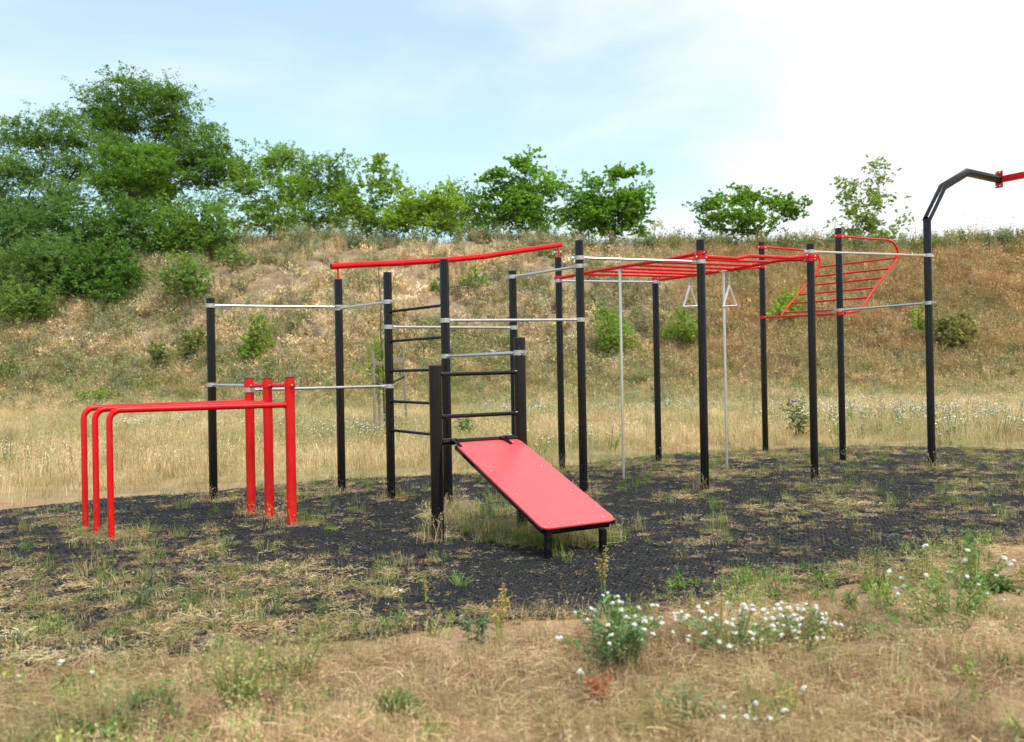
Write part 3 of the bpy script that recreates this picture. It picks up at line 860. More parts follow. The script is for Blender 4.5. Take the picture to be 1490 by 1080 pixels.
def plant_from_blobs(name, label, cat, blobs, base, leaf, n_leaf, col, pad=.35, nclus=60, clus_r=.5, trunk_r=.12, group=None, seed=1, aspect=.45,
                     wood=M_BARK, leafmat=M_LEAF, stems=1, wood_name='trunk', var=.2, sparse=0.0, up_bias=0.0):
    """blobs: world ellipsoids (c, rx, ry, rz). Limb skeleton reaches clusters inside them; leaves cluster round its tips."""
    rs = np.random.default_rng(seed); bx = Vector(base)
    vol = np.array([b[1] * b[2] * b[3] for b in blobs]) ** .7; vol /= vol.sum()
    pts = []
    for k in range(nclus):
        b = blobs[rs.choice(len(blobs), p=vol)]
        u = rs.normal(size=3); u /= np.linalg.norm(u); u[2] = u[2] * .9 + up_bias
        r = rs.uniform(.35, 1.0) ** .45
        pts.append(np.array(b[0]) + u * r * np.array(b[1:]))
    pts = np.array(pts)
    # limbs: each cluster joins the nearest node that lies nearer the base
    nodes = []; par = []
    cen = np.array([b[0] for b in blobs]); zlow = min(b[0][2] - b[3] for b in blobs)
    for s_ in range(stems):
        ofs = rs.normal(0, .12 if stems > 1 else 0, 3) * (stems > 1); ofs[2] = 0
        h = max(.3, (zlow - bx.z) * .9 + .3)
        prev = -1
        tgt = cen[s_ % len(cen)]
        for k in range(5):
            f = k / 4; p = np.array([bx.x, bx.y, bx.z - .1]) + ofs * (1 + f) + np.array([(tgt[0] - bx.x) * .25 * f * f + rs.normal(0, .04 * h), (tgt[1] - bx.y) * .25 * f * f, h * f])
            nodes.append(p); par.append(prev); prev = len(nodes) - 1
    b0 = np.array([bx.x, bx.y, bx.z])
    order = np.argsort(np.linalg.norm(pts - b0, axis=1)); tips = []
    for i in order:
        p = pts[i]; N = np.array(nodes); d = np.linalg.norm(N - p, axis=1) + .9 * np.maximum(0, N[:, 2] - p[2] + .1) * 1.5 + .22 * np.linalg.norm(N - b0, axis=1)
        d[[k for k in range(len(par)) if par[k] == -1]] += 50
        j = int(np.argmin(d)); a = N[j]; prev = j; L0 = np.linalg.norm(p - a); ns = max(2, int(L0 / .8) + 1); 
        for k in range(1, ns + 1):
            f = k / ns; m_ = a + (p - a) * f; m_ = m_ + rs.normal(0, .05 * L0, 3) * math.sin(math.pi * f); m_[2] += .10 * L0 * math.sin(math.pi * f)
            nodes.append(m_); par.append(prev); prev = len(nodes) - 1
        tips.append(prev)
    nn_ = len(nodes); cnt = np.zeros(nn_)
    for t in tips: cnt[t] += 1
    for k in range(nn_ - 1, -1, -1):
        if par[k] >= 0: cnt[par[k]] += cnt[k]
    trunk_r *= .62
    rad = np.maximum(trunk_r * (cnt / max(1, cnt.max())) ** .55, trunk_r * .05)
    tr = MB()
    for k in range(nn_):
        p = par[k]
        if p < 0: continue
        rp = rad[p] if par[p] >= 0 else rad[p] * 1.25
        rp = min(rp, rad[k] * 1.6) if cnt[p] > cnt[k] * 1.5 else rp
        tr.tube([nodes[p], nodes[k]], [rp, rad[k]], n=7 if rad[k] > trunk_r * .3 else 4, caps=False)
    # leaves
    nodesA = np.array(nodes); T = nodesA[tips]
    per = rs.dirichlet(np.ones(len(T)) * 6) * n_leaf * 1.55; C = []; cc = []
    for t, m_ in zip(T, per):
        m_ = int(m_); sc = clus_r * rs.uniform(.65, 1.3); lm = rs.normal(1, .13)
        ns_ = max(3, m_ // 15); sub = rs.normal(0, 1, (ns_, 3)) * np.array([sc, sc, sc * max(pad, .34)]) * .72
        dr = rs.normal(0, 1, (ns_, 3)) * np.array([1, 1, .45 + .5 * pad]) + sub * .8 / sc + np.array([0, 0, .55 * pad]); dr /= np.linalg.norm(dr, axis=1)[:, None]
        idx = rs.integers(0, ns_, m_); f_ = rs.uniform(0, 1, (m_, 1))
        P = t + sub[idx] + dr[idx] * f_ * sc * .75 + rs.normal(0, 1, (m_, 3)) * sc * (.13 - .07 * f_) * np.array([1, 1, .8])
        C.append(P); cc.append(np.full(m_, lm))
    # leaves along the outer limbs
    C = np.concatenate(C); cc = np.concatenate(cc)
    V = leaf_quads(C, leaf * 1.0, aspect, flat=.9, rnd=rs); n = len(C)
    col = (col[0] * 2.45, col[1] * 1.95, col[2] * 1.6)
    tc_ = tint_arr(n, col, var, rnd=rs) * cc[:, None]
    root = empty(name, tuple(bx)); tag(root, label, cat, group)
    me = np_mesh('crown', V - np.array([bx.x, bx.y, bx.z]), np.arange(4 * n), np.arange(0, 4 * n, 4), [leafmat], cols=np.repeat(tc_, 4, axis=0))
    o = bpy.data.objects.new('crown' if cat == 'tree' else 'foliage', me); COL.objects.link(o); o.parent = root
    w = tr.build(wood_name, wood, smooth=80, loc=tuple(bx)); w.parent = root; w.location = (0, 0, 0)
    return root

def blobs_px(lst, Y, depth=.8):
    o = []
    for (cx, cy, rx, ry) in lst:
        c = at_depth(cx, cy, Y + random.uniform(-.6, .6)); s = Y / FPX
        o.append((tuple(c), rx * s, min(rx, 60) * s * depth, ry * s))
    return o
G_DARK = (0.060, 0.135, 0.032); G_MID = (0.108, 0.210, 0.044); G_LIGHT = (0.115, 0.215, 0.040); G_YEL = (0.175, 0.270, 0.040); G_GREY = (0.095, 0.150, 0.080); G_BLUE = (0.075, 0.155, 0.055)
TREES = [
 # label, base px (x), Y, blobs, leaf, n, colour, pad, nclus, clus_r, trunk_r, aspect
 ('tallest dark green spreading tree rising above the left bank', 205, 66, [(212, 128, 46, 20), (170, 145, 40, 16), (240, 150, 40, 20), (205, 172, 66, 20), (268, 190, 44, 18), (150, 178, 45, 18), (290, 222, 46, 20), (240, 225, 55, 22), (180, 215, 55, 20), (225, 262, 66, 22), (318, 215, 22, 12), (300, 262, 36, 20), (205, 296, 56, 26), (318, 248, 30, 16), (330, 285, 34, 22)], .19, 50000, G_DARK, .30, 130, .85, .30, .42),
 ('broad open tree with bare dark limbs at the left picture edge', 58, 62, [(52, 182, 42, 22), (100, 172, 32, 18), (18, 205, 40, 22), (75, 210, 46, 20), (125, 212, 36, 22), (30, 240, 52, 20), (95, 245, 46, 20), (0, 255, 40, 30), (60, 280, 66, 20), (120, 285, 40, 24), (-20, 300, 40, 30), (30, 315, 60, 20)], .17, 34000, G_BLUE, .28, 120, .75, .25, .42),
 ('lighter round tree in front of the tallest dark tree', 190, 60, [(205, 222, 42, 14), (180, 238, 46, 17), (222, 246, 36, 18), (195, 262, 56, 17), (160, 262, 28, 14)], .16, 14000, (0.066, 0.15, 0.030), .28, 60, .65, .16, .42),
 ('mid green tree right of the tall dark tree', 388, 64, [(400, 228, 30, 16), (378, 245, 34, 20), (425, 232, 16, 14), (392, 275, 48, 26), (355, 262, 26, 20), (345, 290, 26, 20), (408, 305, 46, 22), (380, 325, 44, 14)], .17, 15000, G_MID, .55, 70, .6, .14, .45),
 ('deep green tree between two lighter ones on the crest', 470, 66, [(462, 240, 22, 14), (492, 236, 14, 12), (470, 268, 38, 24), (440, 280, 26, 22), (480, 302, 44, 24), (500, 280, 22, 24), (470, 326, 40, 13)], .17, 13000, (0.080, 0.170, 0.042), .55, 60, .6, .14, .45),
 ('bright green young tree with a ragged upright top left of centre', 545, 62, [(548, 242, 20, 16), (530, 255, 18, 18), (562, 262, 16, 20), (576, 272, 10, 18), (540, 285, 38, 24), (515, 300, 28, 20), (555, 312, 40, 18), (540, 330, 42, 12)], .17, 11000, G_LIGHT, .7, 65, .42, .08, .5),
 ('yellow green shrubby tree low on the crest left of centre', 618, 60, [(612, 290, 28, 16), (640, 280, 22, 12), (600, 310, 36, 18), (642, 305, 36, 20), (580, 320, 22, 12), (620, 328, 48, 12)], .16, 12000, (0.135, 0.24, 0.042), .65, 55, .5, .09, .5),
 ('small green tree left of the tallest crest tree in the centre', 672, 66, [(665, 285, 28, 16), (680, 300, 24, 22), (655, 310, 30, 20), (690, 318, 24, 14), (675, 330, 34, 10)], .16, 9000, (0.075, 0.16, 0.038), .6, 45, .5, .10, .45),
 ('tallest tree of the crest centre with a leafy pointed top', 762, 63, [(768, 230, 22, 12), (745, 240, 26, 13), (720, 258, 20, 12), (778, 250, 26, 14), (750, 262, 42, 14), (785, 275, 34, 16), (735, 285, 40, 16), (765, 300, 48, 20), (795, 302, 26, 18), (720, 308, 28, 16), (755, 324, 52, 13)], .20, 15000, (0.095, 0.205, 0.040), .45, 85, .5, .13, .55),
 ('dense broad tree with a lopsided top right of centre', 885, 63, [(905, 254, 24, 12), (925, 258, 14, 10), (872, 268, 28, 12), (840, 266, 20, 12), (888, 285, 48, 16), (845, 290, 32, 14), (918, 292, 28, 18), (880, 315, 58, 18), (925, 322, 22, 14), (885, 334, 60, 11), (835, 315, 28, 16)], .20, 18000, (0.085, 0.190, 0.036), .45, 90, .5, .14, .55),
 ('wide low round tree alone on the right crest', 1098, 61, [(1120, 272, 18, 10), (1090, 280, 30, 12), (1055, 292, 22, 10), (1100, 300, 50, 14), (1145, 296, 28, 12), (1130, 312, 38, 14), (1075, 318, 46, 12), (1030, 300, 14, 9), (1095, 330, 60, 10), (1040, 322, 26, 12)], .19, 10000, (0.080, 0.175, 0.032), .45, 65, .45, .11, .55),
 ('slender pale green tree with two upright tops on the right crest', 1268, 60, [(1232, 262, 12, 20), (1240, 290, 18, 22), (1278, 250, 16, 16), (1282, 280, 20, 24), (1262, 305, 36, 20), (1306, 300, 12, 14), (1245, 325, 34, 14), (1290, 325, 30, 12), (1262, 345, 44, 14)], .15, 9000, (0.125, 0.205, 0.060), .9, 75, .34, .07, .5),
]
for i, (lab, bxp, Y, bl, lf_, n, col, pad, nc, cr, tr_, asp) in enumerate(TREES):
    b = at_depth(bxp, 400, Y); bz = tz(b.x, Y)
    plant_from_blobs('tree', lab, 'tree', blobs_px(bl, Y), (b.x, Y, bz), lf_, n, col, pad, nc, cr, tr_, group='trees along the top of the bank', seed=40 + i, aspect=asp)

SHRUBS = [
 ('pale green shrub band between the tall dark tree and the first crest tree', (345, 345), [(345, 318, 26, 16), (322, 308, 20, 18), (362, 325, 20, 12)], .15, 5200, (0.085, 0.165, 0.05), 34, .4),
 ('light green bush under the deep green crest tree', (455, 338), [(450, 318, 34, 14), (478, 325, 24, 10)], .15, 4800, (0.11, 0.20, 0.045), 34, .38),
 ('yellow green low bushes right of the ragged young tree', (585, 338), [(580, 320, 26, 13), (612, 326, 20, 9)], .14, 4200, G_YEL, 30, .34),
 ('soft green bush left of the central crest tree', (700, 338), [(700, 318, 26, 15), (720, 326, 22, 10)], .14, 4200, (0.10, 0.19, 0.045), 30, .34),
 ('large dark green bush lowest on the left slope', (150, 452), [(150, 398, 52, 26), (120, 420, 34, 22), (175, 425, 38, 22), (150, 380, 34, 18)], .17, 12000, (0.040, 0.105, 0.028), 55, .6),
 ('loose light green bush right of the large dark bush on the slope', (264, 442), [(264, 388, 22, 18), (262, 412, 32, 22), (280, 405, 20, 18)], .14, 5000, (0.075, 0.150, 0.055), 40, .38),
 ('feathery green bush at the right end of the left thicket', (290, 385), [(285, 318, 44, 24), (300, 345, 38, 24), (260, 350, 36, 24)], .17, 11000, (0.060, 0.140, 0.034), 55, .6),
 ('tall pale shrub in the middle of the left thicket', (200, 385), [(200, 318, 46, 22), (175, 345, 46, 26), (222, 355, 36, 24)], .17, 11000, (0.052, 0.128, 0.036), 55, .6),
 ('grey green bush filling the left thicket near the edge', (60, 445), [(50, 375, 60, 26), (85, 400, 50, 26), (20, 410, 50, 26)], .17, 12000, (0.050, 0.115, 0.040), 60, .65),
 ('shrub under the open tree at the left edge', (30, 395), [(30, 330, 52, 26), (5, 355, 40, 26)], .17, 9000, (0.042, 0.105, 0.040), 45, .65),
 ('shrub with arching twigs under the spreading trees', (112, 390), [(110, 318, 50, 24), (130, 348, 44, 26), (90, 355, 40, 20)], .17, 10000, (0.046, 0.115, 0.036), 50, .62),
 ('low sprawling bush at the left edge of the slope', (25, 482), [(22, 440, 46, 20), (60, 452, 30, 14)], .15, 6000, (0.062, 0.130, 0.040), 40, .5),
 ('round bush on the crest below the tall dark tree', (240, 345), [(235, 292, 46, 20), (275, 300, 34, 20)], .16, 8000, (0.060, 0.135, 0.040), 45, .55),
 ('sparse low bush beside the bare brown patch on the slope', (342, 392), [(342, 372, 20, 12), (328, 382, 14, 10)], .12, 1500, (0.080, 0.150, 0.060), 22, .28),
 ('light green leafy shrub in front of the first crest trees', (398, 338), [(398, 285, 20, 22), (395, 312, 28, 18)], .17, 4500, G_LIGHT, 35, .4),
 ('bright yellow green shrub low on the crest left of centre', (505, 338), [(505, 315, 34, 16), (530, 325, 20, 9)], .15, 4500, G_YEL, 32, .38),
 ('bright shrub at the foot of the central crest tree', (810, 338), [(800, 318, 34, 14), (770, 324, 28, 10)], .15, 4500, G_LIGHT, 32, .38),
 ('small yellowish shrub at the right foot of the dense broad tree', (956, 345), [(956, 330, 12, 12)], .14, 900, (0.2, 0.24, 0.05), 14, .28),
 ('narrow bright green sapling bush on the left slope behind the pull-up bar', (374, 530), [(374, 478, 13, 16), (376, 500, 22, 18), (368, 515, 18, 10)], .12, 3000, (0.115, 0.205, 0.050), 40, .26),
 ('bright green sapling bush left of the thin steel pole', (888, 522), [(886, 462, 18, 16), (890, 485, 26, 20), (900, 505, 24, 12)], .12, 3800, (0.115, 0.210, 0.048), 44, .28),
 ('bright green sapling bush right of the middle black post', (988, 520), [(990, 468, 16, 22), (985, 492, 28, 18), (1004, 480, 14, 16)], .12, 3400, (0.110, 0.200, 0.048), 42, .27),
 ('small bright green shrub below the curved ladder', (1150, 470), [(1150, 440, 14, 18), (1140, 455, 18, 12)], .12, 2200, (0.150, 0.260, 0.060), 28, .24),
 ('small light green shrub between two right hand posts', (1345, 500), [(1345, 462, 12, 18), (1340, 485, 14, 12)], .12, 1600, (0.130, 0.240, 0.050), 24, .22),
 ('rounded grey green wormwood bush right of the tallest post', (1390, 505), [(1390, 478, 26, 18), (1385, 492, 28, 10)], .15, 5200, (0.150, 0.180, 0.105), 44, .26),
 ('grey green wormwood bush behind the leftmost black post', (284, 530), [(284, 498, 16, 18), (282, 515, 20, 12)], .14, 3600, (0.130, 0.175, 0.095), 36, .22),
 ('small grey green weed clump left of the leftmost black post', (232, 540), [(232, 518, 12, 15)], .13, 1600, (0.135, 0.18, 0.095), 24, .2),
 ('low green cushion bush at the foot of the left slope', (140, 588), [(140, 581, 26, 6)], .11, 1800, (0.070, 0.150, 0.040), 26, .22),
 ('dark green weed patch at the left edge foot of the slope', (15, 556), [(12, 545, 20, 9)], .12, 1500, (0.060, 0.130, 0.035), 22, .24),
 ('fresh green shrub on the slope below the left crest end', (640, 425), [(640, 418, 14, 8), (690, 410, 14, 9)], .12, 1400, (0.080, 0.16, 0.045), 22, .22),
]
def slope_shrub(i, lab, base, bl, lf_, n, col, nc, cr):
    if col[1] < .16: col = (col[0] * 1.38, col[1] * 1.25, col[2] * 1.35)
    p = hit(*base); Y = p.y
    plant_from_blobs('shrub', lab, 'shrub', blobs_px(bl, Y - .3 if n < 6000 else Y + .4), tuple(p), lf_ * .95, int(n * 1.1), col, .9, int(nc * 1.25), cr, .05, group='shrubs growing on the bank', seed=200 + i, stems=3, wood_name='stems', aspect=.5)
for i, s in enumerate(SHRUBS): slope_shrub(i, *s)

# the staked sapling: thin trunk, almost bare, some yellow green leaves low down
g0 = gnd(561, 634); t1 = at_depth(551.5, 391, g0.y)
sap = empty('sapling', tuple(g0)); tag(sap, 'thin bare young tree tied between the three wooden stakes', 'tree')
m = MB(); rs = random.Random(3); pts = [Vector((g0.x, g0.y, -.03)).lerp(t1, k / 9) + Vector((rs.uniform(-.02, .02), 0, 0)) for k in range(10)]
m.tube(pts, [.032 - .0025 * k for k in range(10)], n=8)
for k in range(9):
    a = pts[5].lerp(pts[9], k / 9); e = a + Vector((rs.uniform(-.35, .35), rs.uniform(-.2, .2), rs.uniform(.25, .55))); m.tube([a, a.lerp(e, .5) + Vector((0, 0, .03)), e], [.008, .006, .003], n=5)
o = m.build('trunk', M_BARK, smooth=60, loc=tuple(g0)); o.parent = sap; o.location = (0, 0, 0)
C = np.array(at_depth(549, 530, g0.y)) + rng.normal(0, 1, (1100, 3)) * np.array([.15, .14, .42]); V_ = leaf_quads(C, .075, .6)
me = np_mesh('crown', V_ - np.array(g0), np.arange(len(V_)), np.arange(0, len(V_), 4), [M_LEAF], cols=np.repeat(tint_arr(len(C), (.26, .36, .05)), 4, axis=0))
o = bpy.data.objects.new('crown', me); COL.objects.link(o); o.parent = sap

# ------------------------------------------------------------------ scattered ground cover ("stuff")
def blade_mesh(name, n, h, spread, width, lean=.35, segs=3, var=.15, hvar=.35, heads=None, mat=None, extra=None, seed=0):
    """tuft of n bent blades; heads=(count per blade, size) adds loose seed heads"""
    rs = np.random.default_rng(seed); V = []; F = []; Cc = []; mi = []
    for i in range(n):
        a = rs.uniform(0, 6.283); r = spread * math.sqrt(rs.uniform()); bx, by = math.cos(a) * r, math.sin(a) * r
        hh = h * rs.uniform(1 - hvar, 1 + hvar); a2 = rs.uniform(0, 6.283); le = abs(rs.normal(0, lean)) * hh
        dx, dy = math.cos(a2), math.sin(a2); sx, sy = -dy, dx; w = width * rs.uniform(.6, 1.3); c = rs.normal(1, var)
        o = len(V)
        for k in range(segs + 1):
            f = k / segs; x = bx + dx * le * f * f; y = by + dy * le * f * f; z = hh * (f - .25 * (le / hh) * f * f)
            ww = w * (1 - f) ** .7 * .5
            if k < segs: V += [(x - sx * ww, y - sy * ww, z), (x + sx * ww, y + sy * ww, z)]; Cc += [c * (.85 + .2 * f)] * 2
            else: V.append((x, y, z)); Cc.append(c * 1.05)
        for k in range(segs - 1): F.append((o + 2 * k, o + 2 * k + 1, o + 2 * k + 3, o + 2 * k + 2)); mi.append(0)
        F.append((o + 2 * segs - 2, o + 2 * segs - 1, o + 2 * segs)); mi.append(0)
        if heads:
            for k in range(heads[0]):
                f = rs.uniform(.72, 1.02); x = bx + dx * le * f * f + rs.normal(0, heads[1] * .6); y = by + dy * le * f * f + rs.normal(0, heads[1] * .6); z = hh * (f - .25 * (le / hh) * f * f) + rs.normal(0, heads[1] * .3)
                s = heads[1] * rs.uniform(.6, 1.3); q1 = rs.normal(0, 1, 3); q1 /= np.linalg.norm(q1); q2 = np.cross(q1, (0, 0, 1.0)); q2 /= np.linalg.norm(q2) + 1e-6
                q1[2] = -abs(q1[2])
                o2 = len(V); p = np.array((x, y, z))
                V += [tuple(p - q1 * s * .8), tuple(p + q2 * s * .28), tuple(p + q1 * s * .8), tuple(p - q2 * s * .28)]; Cc += [c * heads[2]] * 4; F.append((o2, o2 + 1, o2 + 2, o2 + 3)); mi.append(heads[3] if len(heads) > 3 else 0)
    me = bpy.data.meshes.new(name); me.from_pydata(V, [], F); me.materials.append(mat or M_BLADE)
    for m_ in (extra or []): me.materials.append(m_)
    me.polygons.foreach_set('material_index', mi)
    at = me.attributes.new('tint', 'FLOAT_COLOR', 'POINT'); c = np.ones((len(V), 4), np.float32); c[:, :3] = np.array(Cc)[:, None]; at.data.foreach_set('color', c.ravel())
    me.update(); return me
def straw_mesh(name, n, size, length, width, seed=0, zmax=.03):
    rs = np.random.default_rng(seed); V = []; F = []; Cc = []
    for i in range(n):
        r = size * math.sqrt(rs.uniform()); a = rs.uniform(0, 6.283); p = np.array((math.cos(a) * r, math.sin(a) * r, rs.uniform(0, zmax)))
        a2 = rs.uniform(0, 6.283); d = np.array((math.cos(a2), math.sin(a2), rs.normal(0, .18))); s = np.array((-d[1], d[0], rs.normal(0, .5))); L_ = length * rs.uniform(.4, 1.3); w = width * rs.uniform(.5, 1.3) * .5
        bend = s * rs.normal(0, .12) * L_ ; bend[2] = abs(bend[2]) * .5 + .15 * L_ * rs.uniform(0, .5); c = rs.normal(1, .2); o = len(V)
        for f in (-.5, 0, .5):
            q_ = p + d * L_ * f + bend * (1 - 4 * f * f); V += [tuple(q_ - s * w), tuple(q_ + s * w)]
        Cc += [c] * 6; F += [(o, o + 1, o + 3, o + 2), (o + 2, o + 3, o + 5, o + 4)]
    me = bpy.data.meshes.new(name); me.from_pydata(V, [], F); me.materials.append(M_BLADE)
    at = me.attributes.new('tint', 'FLOAT_COLOR', 'POINT'); c = np.ones((len(V), 4), np.float32); c[:, :3] = np.array(Cc)[:, None].clip(.4, 1.6); at.data.foreach_set('color', c.ravel())
    me.update(); return me
def forb_mesh(name, stems, h, leafs, lsize, spread, seed=0, flower=None, nfl=0, fsize=.02, extra=None):
    rs = np.random.default_rng(seed); V = []; F = []; Cc = []; mi = []
    for i in range(stems):
        a = rs.uniform(0, 6.283); r = spread * math.sqrt(rs.uniform()); p0 = np.array((math.cos(a) * r * .4, math.sin(a) * r * .4, 0)); hh = h * rs.uniform(.6, 1.2); p1 = np.array((math.cos(a) * r + rs.normal(0, .03), math.sin(a) * r + rs.normal(0, .03), hh))
        w = .004 + h * .005; o = len(V); V += [tuple(p0 - (w, 0, 0)), tuple(p0 + (w, 0, 0)), tuple(p1 + (w * .4, 0, 0)), tuple(p1 - (w * .4, 0, 0))]; Cc += [.9] * 4; F.append((o, o + 1, o + 2, o + 3)); mi.append(0)
        o = len(V); V += [tuple(p0 - (0, w, 0)), tuple(p0 + (0, w, 0)), tuple(p1 + (0, w * .4, 0)), tuple(p1 - (0, w * .4, 0))]; Cc += [.9] * 4; F.append((o, o + 1, o + 2, o + 3)); mi.append(0)
        for k in range(leafs):
            f = rs.uniform(.08, 1); c = p0 + (p1 - p0) * f + rs.normal(0, lsize * .4, 3); q_ = leaf_quads(np.array([c]), lsize * (1.25 - .6 * f), .4, rnd=rs); o = len(V); V += [tuple(v) for v in q_]; Cc += [rs.normal(1, .18)] * 4; F.append((o, o + 1, o + 2, o + 3)); mi.append(0)
        for k in range(nfl):
            c = p1 + rs.normal(0, fsize * (1.2 if nfl > 1 else .1), 3) * np.array((1.4, 1.4, .6)); s = fsize * rs.uniform(.7, 1.2); o = len(V)
            for j in range(6):
                a3 = j * math.pi / 3; V.append((c[0] + math.cos(a3) * s, c[1] + math.sin(a3) * s, c[2] + rs.normal(0, s * .15)))
            V.append((c[0], c[1], c[2] + s * .5)); V.append((c[0], c[1], c[2] - s * .4)); Cc += [1] * 8
            for j in range(6): F.append((o + j, o + (j + 1) % 6, o + 6)); F.append((o + (j + 1) % 6, o + j, o + 7)); mi += [1, 1]
    me = bpy.data.meshes.new(name); me.from_pydata(V, [], F); me.materials.append(M_BLADE)
    if flower: me.materials.append(flower)
    me.polygons.foreach_set('material_index', mi)
    at = me.attributes.new('tint', 'FLOAT_COLOR', 'POINT'); c = np.ones((len(V), 4), np.float32); c[:, :3] = np.array(Cc)[:, None]; at.data.foreach_set('color', c.ravel())
    me.update(); return me

def scatter(name, label, cat, protos, P, scale, idx, col, tilt=.12):
    n = len(P)
    me = bpy.data.meshes.new(name); me.vertices.add(n); me.vertices.foreach_set('co', P.astype(np.float32).ravel())
    rot = np.stack([rng.normal(0, tilt, n), rng.normal(0, tilt, n), rng.uniform(0, 6.283, n)], 1).astype(np.float32)
    a = me.attributes.new('rot', 'FLOAT_VECTOR', 'POINT'); a.data.foreach_set('vector', rot.ravel())
    sc = np.asarray(scale, np.float32)
    if sc.ndim == 1: sc = np.repeat(sc[:, None], 3, 1)
    a = me.attributes.new('scl', 'FLOAT_VECTOR', 'POINT'); a.data.foreach_set('vector', sc.ravel())
    a = me.attributes.new('idx', 'INT', 'POINT'); a.data.foreach_set('value', np.asarray(idx, np.int32))
    a = me.attributes.new('col', 'FLOAT_COLOR', 'POINT'); c = np.ones((n, 4), np.float32); c[:, :3] = col; a.data.foreach_set('color', c.ravel())
    pc = bpy.data.collections.new(name + '_kinds')
    for i, pm in enumerate(protos):
        po = bpy.data.objects.new('%s_%02d' % (name, i), pm); pc.objects.link(po)
    ob = bpy.data.objects.new(name, me); COL.objects.link(ob)
    ng = bpy.data.node_groups.new(name, 'GeometryNodeTree'); ng.interface.new_socket('Geometry', in_out='INPUT', socket_type='NodeSocketGeometry'); ng.interface.new_socket('Geometry', in_out='OUTPUT', socket_type='NodeSocketGeometry')
    N = ng.nodes.new; gi = N('NodeGroupInput'); go = N('NodeGroupOutput'); ip = N('GeometryNodeInstanceOnPoints'); ci_ = N('GeometryNodeCollectionInfo')
    ci_.inputs['Collection'].default_value = pc; ci_.inputs['Separate Children'].default_value = True; ci_.inputs['Reset Children'].default_value = True
    def na(nm_, ty):
        x = N('GeometryNodeInputNamedAttribute'); x.data_type = ty; x.inputs['Name'].default_value = nm_; return x.outputs['Attribute']
    K = ng.links.new
    K(gi.outputs[0], ip.inputs['Points']); K(ci_.outputs[0], ip.inputs['Instance']); ip.inputs['Pick Instance'].default_value = True
    K(na('idx', 'INT'), ip.inputs['Instance Index']); K(na('rot', 'FLOAT_VECTOR'), ip.inputs['Rotation']); K(na('scl', 'FLOAT_VECTOR'), ip.inputs['Scale']); K(ip.outputs[0], go.inputs[0])
    md = ob.modifiers.new('scatter', 'NODES'); md.node_group = ng
    tag(ob, label, cat, kind='stuff'); return ob

def visible(x, y, m=1.0):
    return np.abs(x) < y * .56 + m
def rand_area(n, y0, y1, m=1.0, power=1.0):
    y = y0 + (y1 - y0) * rng.uniform(0, 1, n) ** power; x = rng.uniform(-1, 1, n) * (y1 * .56 + m); k = visible(x, y, m); return x[k], y[k]
def mixcol(n, cols, w, var=.12):
    c = np.array(cols)[rng.choice(len(cols), n, p=np.array(w) / sum(w))]; return (c * rng.normal(1, var, (n, 1))).clip(.005, 1)
TAN = (0.66, 0.49, 0.26); STRAW = (0.76, 0.61, 0.37); PINK = (0.66, 0.49, 0.35); OLIVE = (0.42, 0.36, 0.155); RUST = (0.36, 0.185, 0.085); GREENG = (0.22, 0.31, 0.075); SAGE = (0.27, 0.33, 0.19); BROWN = (0.30, 0.195, 0.105)

# --- meadow between the mat and the bank
x, y = rand_area(50000, 9.6, 46, 1.5, .62)
k = ~(in_poly(x, y) & (poly_dist(x, y) > .12)) & (y < foot(x) + 3) 
x, y = x[k], y[k]
far_edge = poly_dist(x, y)
n = len(x); g = fbm(x * .25, y * .25, 31); g2 = fbm(x * .9, y * .9, 32)
base = mixcol(n, [TAN, STRAW, OLIVE, RUST, GREENG], [4, 4.5, 1.0, .35, .3]); gr = mixcol(n, [OLIVE, GREENG, SAGE], [2, 1.2, 1])
w = sstep((g - .47) / .16)[:, None] * .48 + sstep((g2 - .62) / .1)[:, None] * .3; col = base * (1 - w.clip(0, .85)) + gr * w.clip(0, .85)
sc = rng.uniform(.55, 1.15, n) * np.clip(.45 + far_edge * .25, .45, 1.0) * (1 + .0 * y)
protos = [blade_mesh('dry_tuft', 46, .27, .30, .008, .55, seed=1, heads=(1, .016, 1.2)), blade_mesh('dry_tuft', 50, .20, .34, .008, .8, seed=2), blade_mesh('dry_tuft', 30, .38, .24, .008, .35, seed=3, heads=(3, .022, 1.12)), blade_mesh('dry_tuft', 60, .15, .38, .009, .8, seed=4)]
scatter('meadow_grass', 'dry straw coloured meadow grass between the mat and the bank', 'grass', protos, np.stack([x, y, terrain(x, y)], 1), sc, rng.choice(4, n, p=[.3, .3, .15, .25]), col)
# white and purple meadow flowers
x, y = rand_area(5200, 14, 44, 1, .9); c = fbm(x * .3, y * .3, 44); k = (c > .52 + .10 * rng.uniform(size=len(x))) & ~in_poly(x, y) & (y < foot(x)) & (poly_dist(x, y) > 1.0); x, y = x[k], y[k]; n = len(x)
x2 = rng.normal(1, 1, 420) * 3.2 + 9; y2 = rng.normal(24, 5.5, 420); k = ~in_poly(x2, y2) & (y2 > 16); x = np.concatenate([x, x2[k]]); y = np.concatenate([y, y2[k]]); n = len(x)
protos = [forb_mesh('meadow_flower', 5, .46, 3, .07, .18, seed=5, flower=M_PETAL, nfl=2, fsize=.016), forb_mesh('meadow_flower', 3, .52, 4, .07, .12, seed=6, flower=M_PETAL, nfl=3, fsize=.014), forb_mesh('meadow_flower', 3, .55, 5, .08, .14, seed=7, flower=M_PURPLE, nfl=1, fsize=.02)]
scatter('meadow_flowers', 'small white and purple wild flowers dotted through the meadow grass', 'wild flowers', protos, np.stack([x, y, terrain(x, y)], 1), rng.uniform(.7, 1.15, n), rng.choice(3, n, p=[.5, .42, .08]), mixcol(n, [SAGE, GREENG], [1, 1]))

